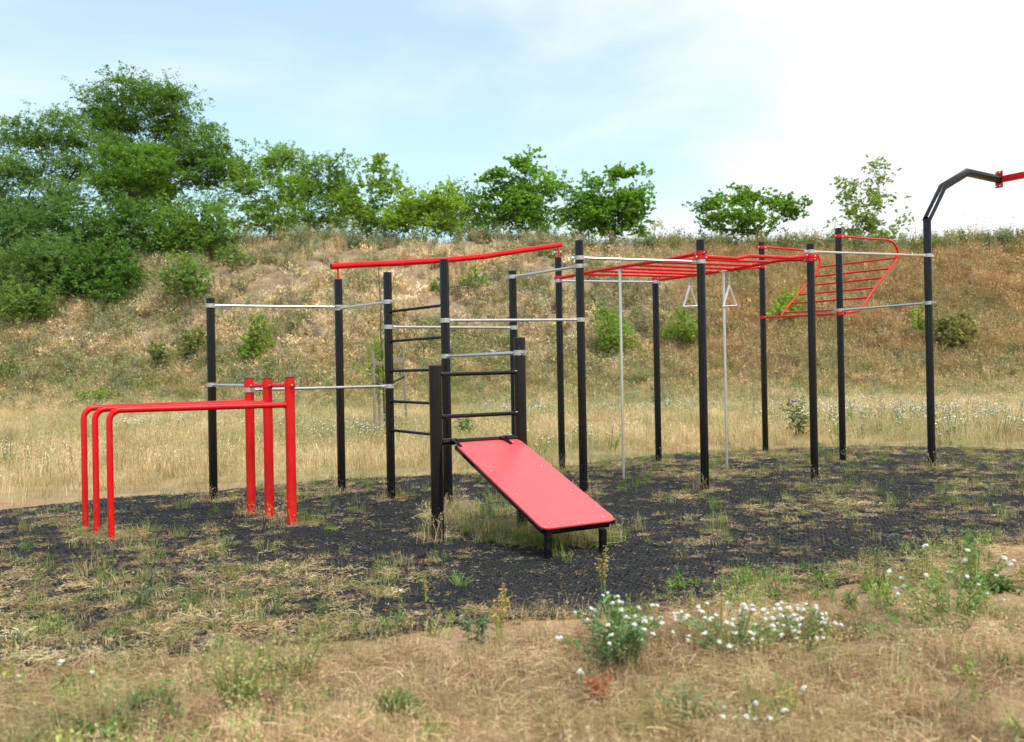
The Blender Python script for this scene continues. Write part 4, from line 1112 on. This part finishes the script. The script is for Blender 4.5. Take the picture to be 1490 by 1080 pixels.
# --- bank: brome, sage, tall dry grass, green weeds
x = rng.uniform(-40, 40, 60000); y = rng.uniform(38, 64, 60000); fb = foot(x); t = (y - fb) / 17.0
k = visible(x, y, 2) & (t > -.12) & (t < 1.28); x, y, t = x[k], y[k], t[k]; n = len(x)
sx_ = x / y                        # bearing, used for the broad zones of vegetation
z1 = fbm(x * .22, y * .30, 51); z2 = fbm(x * .5, y * .6, 52); z3 = fbm(x * 1.3, y * 1.3, 53); path = fbm(x * .28 + y * .1, y * .45, 54)
right = sstep((sx_ - .10) / .14)
bare = ((path > .53) & (t > .45) & (sx_ < .10) & (sx_ > -.32) & (rng.uniform(size=n) < .80)) | ((path > .60) & (t > .3) & (rng.uniform(size=n) < .6) & (sx_ < .15))
for (px_, py_, rr_) in ((352, 452, 1.3), (385, 425, 1.5), (425, 398, 1.7), (475, 378, 2.0), (540, 366, 2.0), (600, 360, 1.6), (830, 412, 1.5), (800, 385, 1.3), (870, 372, 1.2), (700, 365, 1.0), (905, 455, .8)):
    hp = hit(px_, py_); bare |= (np.hypot(x - hp.x, (y - hp.y) * 1.1) < rr_ * (.55 + 1.0 * z3)) & (rng.uniform(size=n) < .86)
keep = ~bare; x, y, t, z1, z2, z3, right, sx_ = [a[keep] for a in (x, y, t, z1, z2, z3, right, sx_)]; n = len(x)
brome = mixcol(n, [(.77, .64, .47), (.74, .62, .40), (.44, .32, .22), TAN, (.24, .18, .13)], [4.4, 2.4, 1.4, 1.2, .9], .17); low = mixcol(n, [OLIVE, TAN, GREENG, SAGE, STRAW, PINK], [1.5, 2.8, 1.2, 1.0, 2.0, 1.4], .16); rt = mixcol(n, [TAN, (.46, .25, .13), (.42, .28, .15), OLIVE, (0.60, 0.41, 0.21), STRAW], [1.6, 1.6, 1.7, 1.1, 2.2, .9], .16); gw = mixcol(n, [GREENG, SAGE, OLIVE], [1, 1.5, 1.3], .15)
lowf = (1 - sstep((t - .12) / .35))[:, None]; col = brome * (1 - lowf) + low * lowf
rf = (right * sstep((t - .05) / .3))[:, None]; col = col * (1 - rf) + rt * rf
gf = np.maximum(sstep((z2 - .54) / .07) * (.55 - .2 * right), (rng.uniform(size=n) < .20 - .08 * right) * .9)[:, None]; col = col * (1 - gf) + gw * gf
crest = (t > .93) & (rng.uniform(size=n) < .30 + .35 * right); col[crest] = mixcol(crest.sum(), [SAGE, GREENG, OLIVE, (0.12, 0.17, 0.06)], [1, 1, 1.4, 1], .15)
idx = rng.choice(6, n, p=[.28, .26, .14, .12, .10, .10]); r_ = rng.uniform(size=n)
idx = np.where((rf[:, 0] > .4) & (r_ < .62), rng.choice([2, 3], n), idx); idx = np.where((gf[:, 0] > .45) & (r_ < .7), rng.choice([4, 5], n), idx); idx[crest] = rng.choice([2, 4, 5, 5], crest.sum())
idx = np.where((t < .2) & (rng.uniform(size=n) < .5), rng.choice([1, 2], n), idx)
sc = rng.uniform(.6, 1.25, n) * (1 - .25 * (t < .15)); sc[crest] *= rng.uniform(.9, 1.7, crest.sum())
protos = [blade_mesh('brome', 24, .42, .34, .014, .7, seed=11, heads=(6, .065, 1.35)), blade_mesh('brome', 34, .40, .34, .014, .6, seed=12, heads=(3, .05, 1.25)), blade_mesh('tall_dry', 40, .85, .26, .016, .40, seed=13, heads=(1, .05, 1.1)), blade_mesh('tall_dry', 30, .65, .34, .018, .6, seed=14, heads=(2, .05, .95)),
          forb_mesh('weed', 12, .55, 13, .11, .28, seed=15), forb_mesh('weed', 9, .85, 18, .12, .24, seed=16)]
scatter('bank_grass', 'dry beige and reddish wild grass covering the earth bank', 'grass', protos, np.stack([x, y, terrain(x, y) - .03], 1), sc, idx, col, .18)
# tall straw clumps and yellow flowers
def spots(lst): return [hit(*p) for p in lst]
def cluster(pl, m, r):
    P = []
    for p in pl:
        for _ in range(m):
            a = rng.uniform(0, 6.28); q_ = r * math.sqrt(rng.uniform()); P.append((p.x + math.cos(a) * q_, p.y + math.sin(a) * q_))
    P = np.array(P); return np.stack([P[:, 0], P[:, 1], terrain(P[:, 0], P[:, 1])], 1)
P = cluster(spots([(438, 395), (480, 370), (500, 365), (625, 425), (655, 400), (665, 410), (690, 380), (700, 385), (580, 470), (1100, 430), (1450, 560), (1300, 520), (760, 385), (540, 350), (230, 500), (180, 520), (1180, 530)]), 7, .55); n = len(P)
scatter('straw_clumps', 'pale upright clumps of tall straw on the bank', 'grass', [blade_mesh('straw_clump', 34, 1.0, .16, .014, .22, seed=17, heads=(1, .05, 1.05))], P, rng.uniform(.6, 1.0, n), np.zeros(n), mixcol(n, [(0.60, 0.47, 0.24), STRAW], [1, 1]), .08)
P = cluster(spots([(210, 578), (235, 572), (475, 540), (480, 525), (700, 425), (680, 420), (1080, 545), (1065, 540), (955, 335), (725, 508), (1370, 335), (1440, 330), (1330, 340), (1410, 335), (930, 520), (1470, 340), (1260, 345)]), 9, .7); n = len(P)
scatter('yellow_flowers', 'green weeds with small yellow flower heads growing in patches on the bank', 'wild flowers', [forb_mesh('yellow_weed', 7, .75, 14, .10, .26, seed=18, flower=M_YELLOW, nfl=2, fsize=.028), forb_mesh('yellow_weed', 9, .6, 14, .10, .26, seed=19, flower=M_YELLOW, nfl=1, fsize=.026)], P, rng.uniform(.6, 1.1, n), rng.choice(2, n), mixcol(n, [(0.12, .2, .05), GREENG], [1, 1]))

# --- grass on the mat: green tufts, straw litter
nA = 60000; x = rng.uniform(-11, 11, nA); y = rng.uniform(4.5, 20, nA); k = in_poly(x, y) & visible(x, y, .3); x, y = x[k], y[k]; n = len(x)
d_ = poly_dist(x, y); PG = gnd(740, 775)
cov = fbm(x * 1.1, y * 1.1, 61) * .34 + fbm(x * 4.6, y * 7, 62) * .36 + rng.uniform(.2, .8, n) * .30
frontleft = sstep((7.9 - y) / 1.5) * sstep((.2 - x) / 1.6); edge = 1 - sstep(d_ / .55)
far = sstep((y - 11.5) / 3) * .05
posts_d = np.full(n, 9.0)
for P_ in list(PB.values()) + RED + LEG: posts_d = np.minimum(posts_d, np.hypot(x - P_.x, y - P_.y))
th = .568 - frontleft * .155 - edge * .09 - far - .12 * (posts_d < .28) - .03 * sstep(-x / 3)
keep = cov > th; xs_, ys_, cv = x[keep], y[keep], (cov - th)[keep]; n = len(xs_); lsc = np.clip(.30 + cv * 5.5, .28, .95) * rng.uniform(.6, 1.15, n)
lit = [straw_mesh('litter', 46, .13, .055, .0034, seed=20), straw_mesh('litter', 40, .11, .075, .0030, seed=21, zmax=.04), blade_mesh('litter_tuft', 16, .07, .09, .0040, 1.0, seed=22)]
scatter('straw_litter', 'flattened dry straw caught on the rubber mat', 'straw', lit, np.stack([xs_, ys_, np.full(n, .020)], 1), lsc, rng.choice(3, n, p=[.45, .3, .25]), mixcol(n, [STRAW, TAN, (0.50, .33, .18), (0.34, .33, .13), (.30, .20, .12)], [2, 2.6, 2.6, 2, 1], .2), .08)
xq = rng.uniform(-9.5, 10, 64000); yq = rng.uniform(5, 19, 64000); kq = in_poly(xq, yq) & visible(xq, yq, .3) & (fbm(xq * 2.2, yq * 2.2, 68) > .36) & (rng.uniform(size=64000) < np.clip(.62 - yq * .02, .2, 1)); xq, yq = xq[kq], yq[kq]; nq = len(xq)
scatter('litter_specks', 'tiny bits of dry straw and moss lodged in the holes of the rubber mat', 'straw', [straw_mesh('specks', 7, .06, .045, .0045, seed=40, zmax=.012), straw_mesh('specks', 5, .05, .03, .006, seed=41, zmax=.01)], np.stack([xq, yq, np.full(nq, .018)], 1), rng.uniform(.35, 1.0, nq), rng.choice(2, nq), mixcol(nq, [(.46, .34, .19), (0.36, .24, .14), (0.26, .28, .10), (0.22, .15, .09)], [2, 2.5, 2, 2], .2), .1)
m_ = (cv > .02) & (rng.uniform(size=n) < .16) | (rng.uniform(size=n) < .05); xg, yg = xs_[m_], ys_[m_]
xr = rng.uniform(-9, 10, 900); yr = rng.uniform(5.5, 18, 900); k = in_poly(xr, yr) & visible(xr, yr) & (fbm(xr * .9, yr * .9, 66) > .45); xg = np.concatenate([xg, xr[k]]); yg = np.concatenate([yg, yr[k]]); n = len(xg)
gt = [blade_mesh('green_tuft', 20, .12, .06, .0055, .65, seed=23), blade_mesh('green_tuft', 13, .08, .07, .0050, .9, seed=24), blade_mesh('green_tuft', 30, .16, .08, .0055, .6, seed=25)]
scatter('mat_grass', 'small fresh green grass tufts growing through the rubber mat', 'grass', gt, np.stack([xg, yg, np.full(n, .008)], 1), rng.uniform(.4, 1.1, n), rng.choice(3, n, p=[.45, .42, .13]), mixcol(n, [(0.17, .27, .055), (0.30, .36, .11), (0.33, .31, .15), (0.12, .21, .05)], [2, 2, 2, 1], .15))
# taller grass under the incline board and round the posts
P = []
for (px, py, r, m) in ((690, 772, .34, 60), (740, 770, .38, 90), (790, 788, .36, 95), (840, 790, .30, 90), (760, 790, .30, 60), (655, 755, .2, 40), (720, 750, .25, 30), (868, 795, .16, 24)):
    g0 = gnd(px, py)
    for _ in range(m):
        a = rng.uniform(0, 6.28); q_ = r * math.sqrt(rng.uniform()); P.append((g0.x + math.cos(a) * q_ * 1.25, g0.y + math.sin(a) * q_, .004))
P = np.array(P); n = len(P)
ug = [blade_mesh('board_grass', 16, .15, .08, .0042, .5, seed=26), blade_mesh('board_grass', 11, .22, .08, .0036, .45, seed=27, heads=(4, .010, 1.15)), straw_mesh('board_litter', 36, .12, .12, .004, seed=28, zmax=.05)]
scatter('board_grass', 'taller green and straw grass growing under the incline board', 'grass', ug, P, rng.uniform(.6, 1.1, n), rng.choice(3, n, p=[.45, .25, .3]), mixcol(n, [(0.20, .28, .07), (0.36, .36, .13), STRAW, TAN], [2.6, 2, 1.3, 1.3], .14))
P = []
for P_ in list(PB.values()) + RED:
    for _ in range(9):
        a = rng.uniform(0, 6.28); q_ = .06 + .14 * rng.uniform(); P.append((P_.x + math.cos(a) * q_, P_.y + math.sin(a) * q_ - .03, .012))
g0 = gnd(655, 765)
for _ in range(40): P.append((g0.x + rng.normal(0, .13), g0.y + rng.normal(0, .12), .01))
P = np.array(P); n = len(P)
scatter('post_grass', 'wispy dry grass heads standing against the feet of the posts', 'grass', [blade_mesh('post_grass', 8, .26, .06, .0032, .45, seed=29, heads=(7, .010, 1.15)), blade_mesh('post_grass', 14, .12, .08, .004, .8, seed=30)], P, rng.uniform(.5, 1.2, n), rng.choice(2, n, p=[.5, .5]), mixcol(n, [(0.48, .33, .19), TAN, STRAW], [2, 1, 1]))

# --- foreground: matted dry grass over sandy soil
nA = 26000; y = 2.7 + 7.6 * rng.uniform(0, 1, nA) ** 1.15; x = rng.uniform(-1, 1, nA) * 6.2; k = visible(x, y, .6) & ~in_poly(x, y) & (y < 10.5); x, y = x[k], y[k]; n = len(x)
cov = fbm(x * .8, y * 1.0, 71) * .6 + fbm(x * 3, y * 3.4, 72) * .4; d_ = poly_dist(x, y)
bare = np.zeros(n)
for (px, py, rx, ry) in ((960, 905, .75, .26), (1180, 890, .95, .30), (800, 925, .8, .24), (640, 940, .75, .22), (560, 985, .5, .20), (1290, 905, .6, .3), (1340, 870, .8, .3), (470, 1035, .28, .14), (1240, 960, .35, .2), (900, 965, .4, .15), (1460, 880, .5, .25), (380, 1060, .3, .12), (1060, 890, .7, .22), (1240, 862, .6, .22), (930, 915, .6, .2), (700, 925, .5, .2), (1120, 985, .25, .12), (150, 1000, .25, .12), (280, 960, .3, .12)):
    g0 = gnd(px, py); bare = np.maximum(bare, 1 - sstep((np.hypot((x - g0.x) / rx, (y - g0.y) / ry) - .55) / .7))
th = .43 + bare * .22; keep = cov + rng.uniform(-.10, .10, n) > th; x, y, bare, d_ = x[keep], y[keep], bare[keep], d_[keep]; n = len(x)
fgp = [straw_mesh('matted', 84, .16, .065, .0024, seed=31, zmax=.05), straw_mesh('matted', 66, .17, .095, .0022, seed=32, zmax=.08), blade_mesh('fine_tuft', 34, .15, .11, .0028, .9, seed=33), blade_mesh('fine_tuft', 26, .24, .09, .0026, .6, seed=34, heads=(4, .008, 1.12)), blade_mesh('fine_tuft', 40, .10, .12, .0028, 1.1, seed=35)]
nearf = sstep((4.9 - y) / 1.3); pch = rng.uniform(size=n); g = fbm(x * 1.1, y * 1.3, 73)
idx = np.where(pch < .66, rng.choice([0, 1], n), rng.choice([2, 4, 4], n)); idx = np.where((pch > .955 - .07 * nearf), 3, idx)
col = mixcol(n, [(.66, .53, .31), (.56, .43, .24), (0.46, .32, .18), (0.42, .25, .13), OLIVE, (.70,.48,.29)], [1.6, 2.2, 2.6, .9, .6, 2.0], .18); gw = mixcol(n, [OLIVE, (0.30, .30, .10), GREENG], [1.2, 1.5, .6], .15); wf = (sstep((g - .54) / .1) * .55)[:, None]; col = col * (1 - wf) + gw * wf; dk = fbm(x * 2.3, y * 2.3, 79); col = col * (1 - .28 * sstep((dk - .54) / .12))[:, None]
scatter('foreground_grass', 'matted dry brown grass over sandy soil in the foreground', 'grass', fgp, np.stack([x, y, terrain(x, y) + .001], 1), rng.uniform(.5, 1.15, n), idx, col, .1)
xw = rng.uniform(-4.5, 4.5, 5000); yw = rng.uniform(3, 8.4, 5000); kw = visible(xw, yw, .3) & (~in_poly(xw, yw) | (poly_dist(xw, yw) < .5)) & (fbm(xw * 1.5, yw * 1.5, 77) > .53) & (rng.uniform(size=5000) < .33); xw, yw = xw[kw], yw[kw]; nw_ = len(xw)
scatter('foreground_weeds', 'small green weeds and grass shoots scattered through the dry foreground', 'weeds', [forb_mesh('small_weed', 6, .09, 7, .035, .06, seed=51), forb_mesh('small_weed', 5, .14, 8, .04, .07, seed=52), blade_mesh('shoots', 18, .11, .05, .004, .6, seed=53), blade_mesh('shoots', 12, .17, .06, .004, .5, seed=54, heads=(3, .012, 1.1))], np.stack([xw, yw, terrain(xw, yw)], 1), rng.uniform(.5, 1.2, nw_), rng.choice(4, nw_), mixcol(nw_, [(.20, .33, .07), (.32, .42, .12), (.18, .28, .10), (.42, .44, .16)], [2, 2, 1.5, 2], .15))
# crumbs of earth and small stones
x, y = rng.uniform(-5, 5, 5200), rng.uniform(3, 8, 5200); k = visible(x, y, .3) & ~in_poly(x, y); x, y = x[k], y[k]; n = len(x)
def pebble(seed):
    rs = np.random.default_rng(seed); m = MB(); vs = [(rs.normal(0, .1) + a, rs.normal(0, .1) + b, rs.normal(0, .1) + c) for a, b, c in ((1, 0, 0), (-1, 0, 0), (0, 1, 0), (0, -1, 0), (0, 0, .7), (0, 0, -.7))]
    me = bpy.data.meshes.new('crumb'); me.from_pydata(vs, [], [(0, 2, 4), (2, 1, 4), (1, 3, 4), (3, 0, 4), (2, 0, 5), (1, 2, 5), (3, 1, 5), (0, 3, 5)]); me.materials.append(M_BLADE)
    at = me.attributes.new('tint', 'FLOAT_COLOR', 'POINT'); at.data.foreach_set('color', np.ones(24, np.float32)); me.update(); return me
scatter('earth_crumbs', 'crumbs of dry earth and tiny stones on the sandy soil', 'soil', [pebble(1), pebble(2), pebble(3)], np.stack([x, y, terrain(x, y)], 1), rng.exponential(.005, n).clip(.002, .022), rng.choice(3, n), mixcol(n, [(0.26, .16, .09), (0.36, .24, .15), (0.42, .36, .30)], [3, 2, .6], .15), 1.0)

# ------------------------------------------------------------------ individual foreground plants
def head_mesh(name, r, mat, seed=0, n=26, flat=.75):
    rs = np.random.default_rng(seed); V = []; F = []
    for i in range(n):
        u = rs.normal(size=3); u /= np.linalg.norm(u); u[2] = abs(u[2]) * 1.0 - .25; c = u * r * rs.uniform(.55, 1) * np.array((1, 1, flat))
        s = np.cross(u, rs.normal(size=3)); s /= np.linalg.norm(s); t = np.cross(u, s); w = r * .34; o = len(V)
        V += [tuple(c + s * w), tuple(c + t * w + u * w * .3), tuple(c - s * w), tuple(c - t * w + u * w * .3)]; F.append((o, o + 1, o + 2, o + 3))
    # core
    o = len(V); V += [(r * .6, 0, 0), (-r * .6, 0, 0), (0, r * .6, 0), (0, -r * .6, 0), (0, 0, r * .55), (0, 0, -r * .45)]
    F += [(o, o + 2, o + 4), (o + 2, o + 1, o + 4), (o + 1, o + 3, o + 4), (o + 3, o, o + 4), (o + 2, o, o + 5), (o + 1, o + 2, o + 5), (o + 3, o + 1, o + 5), (o, o + 3, o + 5)]
    me = bpy.data.meshes.new(name); me.from_pydata(V, [], F); me.materials.append(mat); me.update(); return me
HEADS = [head_mesh('flower_head', .0140, M_PETAL, s) for s in range(3)]
HEADW = head_mesh('flower_head', .022, M_PETAL, 9, 40, .35)
def tinted(mb, name, mat, root, cols):
    o = mb.build(name, mat, loc=tuple(root.location)); a = o.data.attributes.new('tint', 'FLOAT_COLOR', 'POINT'); c = np.ones((len(mb.v), 4), np.float32); c[:, :3] = cols; a.data.foreach_set('color', c.ravel()); o.parent = root; o.location = (0, 0, 0); return o
def fg_plant(label, px, py, stems, h, spread, leafn, leafs, col, heads=0, hset=None, name='wild_plant', cat='plant', seed=0, stemcol=None, plume=None, group=None, aspect=.4, lowleaf=1.0, hscale=1.0, arch=.3, xs_=1.0):
    rs = np.random.default_rng(seed); g0 = gnd(px, py); g0.z = tz(g0.x, g0.y)
    root = empty(name, tuple(g0)); tag(root, label, cat, group)
    st = MB(); ends = []
    for i in range(stems):
        a = rs.uniform(0, 6.283); r = spread * math.sqrt(rs.uniform()); hh = h * rs.uniform(.55, 1.1) * (1 - .25 * r / max(spread, .01))
        b0 = g0 + Vector((math.cos(a) * r * .35 * xs_, math.sin(a) * r * .3, -.005)); e = g0 + Vector((math.cos(a) * r * xs_, math.sin(a) * r, hh))
        mid = b0.lerp(e, .55) + Vector((-math.cos(a) * r * .15, -math.sin(a) * r * .1, arch * hh * .3)); st.tube([b0, b0.lerp(mid, .6), mid, e], [.0032, .003, .0026, .0020], n=5, caps=False); ends.append((b0, mid, e))
    tinted(st, 'stems', M_PLANT, root, np.tile(np.array(stemcol or tuple(c * 1.25 for c in col)), (len(st.v), 1)))
    C = []
    for i in range(leafn):
        b0, mid, e = ends[rs.integers(len(ends))]; f = rs.uniform(0, 1) ** (1.3 * lowleaf); p = b0.lerp(mid, f * 2) if f < .5 else mid.lerp(e, f * 2 - 1); C.append(np.array(p) + rs.normal(0, leafs * .45, 3))
    if leafn:
        C = np.array(C); C[:, 2] = np.maximum(C[:, 2], g0.z + .006); V_ = leaf_quads(C, leafs, aspect, droop=-.1, rnd=rs); tc_ = tint_arr(len(C), col, .2, rnd=rs)
        me = np_mesh('leaves', V_ - np.array(g0), np.arange(len(V_)), np.arange(0, len(V_), 4), [M_PLANT], cols=np.repeat(tc_, 4, axis=0)); o = bpy.data.objects.new('leaves', me); COL.objects.link(o); o.parent = root
    if plume:
        C = []
        for b0, mid, e in ends:
            for i in range(plume[0]): C.append(np.array(mid.lerp(e, rs.uniform(-.1, 1.02))) + rs.normal(0, plume[1], 3) * np.array((1, 1, .8)))
        C = np.array(C); V_ = leaf_quads(C, plume[2], .7, rnd=rs); tc_ = tint_arr(len(C), plume[3], .18, rnd=rs)
        me = np_mesh('seed_head', V_ - np.array(g0), np.arange(len(V_)), np.arange(0, len(V_), 4), [M_PLANT], cols=np.repeat(tc_, 4, axis=0)); o = bpy.data.objects.new('seed_head', me); COL.objects.link(o); o.parent = root
    for i in range(heads):
        b0, mid, e = ends[i % len(ends)]; p = e if i < len(ends) else mid.lerp(e, rs.uniform(.5, 1)) + Vector(rs.normal(0, .03, 3))
        hs = hset or HEADS; o = bpy.data.objects.new('flower_head', hs[rs.integers(len(hs))]); COL.objects.link(o); o.parent = root; o.location = Vector(p) - g0; s = hscale * rs.uniform(.75, 1.2); o.scale = (s, s, s); o.rotation_euler = (rs.normal(0, .5), rs.normal(0, .5), rs.uniform(0, 6))
    return root
WG = 'white flowering plants in the foreground'
fg_plant('bushy blue green plant with upright white flower heads left of centre right foreground', 895, 985, 34, .36, .25, 1100, .038, (0.16, 0.27, 0.11), 36, seed=1, group=WG, arch=.5, stemcol=(.22, .32, .10), name='flowering_plant', xs_=1.05)
fg_plant('low wide plant covered with the densest white flower heads in the foreground', 1075, 968, 60, .26, .33, 900, .030, (0.21, 0.30, 0.10), 62, seed=2, group=WG, stemcol=(.25, .33, .14), name='flowering_plant')
fg_plant('white flowering plant spreading over the small hollow beside the densest one', 1165, 952, 34, .22, .24, 520, .030, (0.18, 0.28, 0.08), 42, seed=3, group=WG, stemcol=(.22, .33, .10), name='flowering_plant')
fg_plant('green plant with few white heads near the right edge of the picture', 1380, 915, 34, .33, .34, 800, .034, (0.21, 0.31, 0.09), 13, seed=4, group=WG, stemcol=(.24, .32, .10), name='flowering_plant')
fg_plant('leafy green plant with tall stalks beside the mat edge at the right', 1420, 862, 16, .34, .30, 420, .038, (0.20, 0.30, 0.09), 6, seed=5, hset=[HEADW], name='flowering_plant', group=WG, stemcol=(.25, .34, .09))
fg_plant('short plant with a pair of white heads at the bottom edge right', 1095, 1078, 7, .14, .13, 60, .03, (0.20, 0.25, 0.09), 8, seed=6, group=WG, name='flowering_plant')
fg_plant('few white flower heads in dry grass at the lower left edge', 65, 1015, 8, .13, .24, 40, .03, (0.22, 0.27, 0.10), 7, seed=7, group=WG, name='flowering_plant')
fg_plant('single white flower on a thin stalk by the lower right soil', 1175, 1045, 1, .20, .02, 8, .03, (0.2, 0.28, 0.10), 1, seed=8, group=WG, name='flowering_plant')
fg_plant('single white flower on a short stalk left of the rusty dock plume', 843, 1030, 2, .16, .03, 12, .03, (0.2, 0.28, 0.10), 2, seed=9, group=WG, name='flowering_plant')
fg_plant('single white flower standing on the mat edge left of centre', 580, 905, 2, .22, .03, 26, .035, (0.16, 0.26, 0.09), 1, seed=10, group=WG, name='flowering_plant')
GG = 'green weeds in the foreground'
fg_plant('tidy dark green grass tuft at the bottom left of centre', 568, 1055, 60, .13, .13, 0, .03, (0.10, 0.20, 0.04), seed=11, group=GG, stemcol=(.13, .22, .05), name='grass_tuft', cat='grass tuft')
fg_plant('pale yellow green grassy weed at the lower left', 345, 1050, 46, .34, .17, 260, .03, (0.26, 0.31, 0.09), seed=12, group=GG, stemcol=(.30, .34, .11), plume=(16, .018, .014, (.42, .42, .16)))
fg_plant('loose yellow green grassy weed right of the pale one', 440, 1000, 26, .26, .16, 120, .03, (0.27, 0.31, 0.10), seed=13, group=GG, stemcol=(.34, .36, .14), plume=(12, .018, .013, (.44, .42, .17)))
fg_plant('green leafy weed in the lower left corner', 130, 1075, 24, .12, .32, 260, .04, (0.15, 0.25, 0.06), seed=14, group=GG)
fg_plant('dark green weed with a few broad leaves at the bottom left', 225, 1040, 14, .12, .12, 110, .045, (0.13, 0.23, 0.05), seed=15, group=GG)
fg_plant('small grey green thistle on the straw left of centre', 203, 895, 12, .22, .09, 190, .035, (0.13, 0.19, 0.09), seed=16, group=GG)
fg_plant('blue green upright weed left of the flowering bush', 690, 960, 9, .27, .08, 170, .042, (0.12, 0.21, 0.11), seed=17, group=GG)
fg_plant('yellow sorrel stalk with an upright seed plume at centre', 727, 945, 5, .34, .05, 30, .03, (0.28, 0.30, 0.09), seed=18, group='sorrel stalks', plume=(44, .012, .014, (.62, .42, .12)), name='sorrel', arch=.1)
fg_plant('orange sorrel stalk standing in front of the right board leg', 879, 868, 3, .42, .035, 34, .03, (0.22, 0.30, 0.07), seed=19, group='sorrel stalks', plume=(50, .012, .014, (.58, .33, .08)), name='sorrel', arch=.1)
fg_plant('rusty red dock plume low in the foreground grass', 872, 1042, 6, .20, .06, 10, .03, (0.3, 0.2, 0.08), seed=20, group='sorrel stalks', plume=(60, .014, .015, (.50, .20, .10)), name='sorrel', arch=.1)
fg_plant('thin tan sorrel stalk beside the densest white flowers', 1048, 935, 2, .26, .03, 0, .03, (0.3, 0.25, 0.1), seed=21, group='sorrel stalks', plume=(42, .012, .013, (.58, .38, .16)), name='sorrel', arch=.1)
fg_plant('pale yellow sorrel stalk right of the small hollow', 1210, 960, 4, .20, .05, 0, .03, (0.3, 0.3, 0.1), seed=22, group='sorrel stalks', plume=(34, .012, .013, (.56, .52, .20)), name='sorrel', arch=.1)
fg_plant('pale yellow seed spikes in the right flowering weeds', 1335, 925, 5, .26, .09, 30, .03, (0.28, 0.3, 0.1), seed=23, group='sorrel stalks', plume=(30, .012, .014, (.60, .55, .24)), name='sorrel', arch=.1)
fg_plant('thin tan seed stalk rising on the mat left of centre', 621, 880, 2, .26, .02, 10, .03, (0.28, 0.3, 0.1), seed=24, group='sorrel stalks', plume=(26, .008, .012, (.52, .36, .14)), name='sorrel', arch=.1)
fg_plant('feathery grey green weed at the bottom right of centre', 1000, 1068, 24, .22, .17, 1100, .017, (0.24, 0.30, 0.15), seed=25, group=GG, aspect=.3, stemcol=(.30, .33, .17))
fg_plant('broad leaved bright green weed creeping over bare soil at right', 1258, 935, 12, .07, .17, 90, .065, (0.14, 0.28, 0.045), seed=26, group=GG, aspect=.5)
fg_plant('dark green creeping weed beneath the right flowering plant', 1370, 935, 14, .07, .20, 130, .055, (0.09, 0.20, 0.04), seed=27, group=GG, aspect=.5)
fg_plant('broad leaved dark green weed beside the mat edge at right', 1440, 862, 12, .08, .20, 110, .07, (0.09, 0.21, 0.04), seed=28, group=GG, aspect=.45)
fg_plant('small green weed with white bud on the mat edge', 565, 925, 10, .16, .10, 90, .035, (0.17, 0.26, 0.08), seed=29, group=GG)
fg_plant('tall thin green weed standing at the mat edge on the right', 1413, 835, 5, .40, .07, 120, .04, (0.17, 0.24, 0.09), seed=30, group=GG)
fg_plant('pale seedy weed left of the tall thin one at the mat edge', 1345, 845, 9, .30, .13, 90, .03, (0.24, 0.28, 0.10), seed=31, group=GG, plume=(14, .02, .012, (.42, .40, .16)))
fg_plant('small green tuft at the bottom right corner soil', 1385, 1040, 16, .09, .12, 60, .03, (0.15, 0.25, 0.05), seed=32, group=GG, name='grass_tuft', cat='grass tuft')
fg_plant('bright green tuft on the mat beside the short left post', 622, 782, 22, .17, .07, 0, .03, (0.17, 0.30, 0.05), seed=33, group=GG, stemcol=(.19, .31, .06), name='grass_tuft', cat='grass tuft')
fg_plant('light green grass tuft in the open mat below the short left post', 668, 856, 30, .15, .11, 0, .03, (0.2, 0.3, 0.1), seed=34, group=GG, stemcol=(.26, .36, .12), name='grass_tuft', cat='grass tuft')
fg_plant('purple flowered thistle standing in the meadow near the right posts', 1160, 640, 14, .95, .32, 330, .11, (0.13, 0.19, 0.07), 12, hset=[head_mesh('flower_head', .03, M_PURPLE, 4)], seed=35, name='thistle')
fg_plant('lone green bush in the meadow behind the second ladder rung', 680, 640, 26, .62, .34, 420, .10, (0.14, 0.22, 0.07), seed=36, name='wild_plant')
# poppy and pebble
g0 = gnd(1244, 1012); g0.z = tz(g0.x, g0.y)
pp = empty('poppy', tuple(g0)); tag(pp, 'tiny single red poppy in the dry grass at the lower right', 'flower')
m = MB(); m.tube([g0, g0 + Vector((.005, 0, .06))], .0015, n=5); tinted(m, 'stem', M_PLANT, pp, np.tile(np.array((.15, .22, .06)), (len(m.v), 1)))
o = bpy.data.objects.new('petals', head_mesh('petals', .011, M_POPPY, 3, 12, .6)); COL.objects.link(o); o.parent = pp; o.location = (.005, 0, .062)
def stone(px, py, r, lab, seed, mat=M_STONE):
    g = gnd(px, py); g.z = tz(g.x, g.y); rs = np.random.default_rng(seed); m = MB(); n1, n2 = 6, 10; vs = []
    for i in range(n1 + 1):
        for j in range(n2):
            th, ph = math.pi * i / n1, 2 * math.pi * j / n2; k = r * rs.uniform(.85, 1.1); vs.append((g.x + k * 1.3 * math.sin(th) * math.cos(ph), g.y + k * math.sin(th) * math.sin(ph), g.z + .4 * r + k * .6 * math.cos(th)))
    fs = [(i * n2 + j, (i + 1) * n2 + j, (i + 1) * n2 + (j + 1) % n2, i * n2 + (j + 1) % n2) for i in range(n1) for j in range(n2)]
    m.add(vs, fs); tag(m.build('stone', mat, smooth=70, loc=tuple(g)), lab, 'stone')
stone(968, 945, .016, 'small grey stone on bare soil between the white flowering plants', 1)
stone(785, 792, .035, 'pale grey stone half hidden in grass under the incline board', 2, mat_simple('pale stone', (.5, .5, .5), .7))
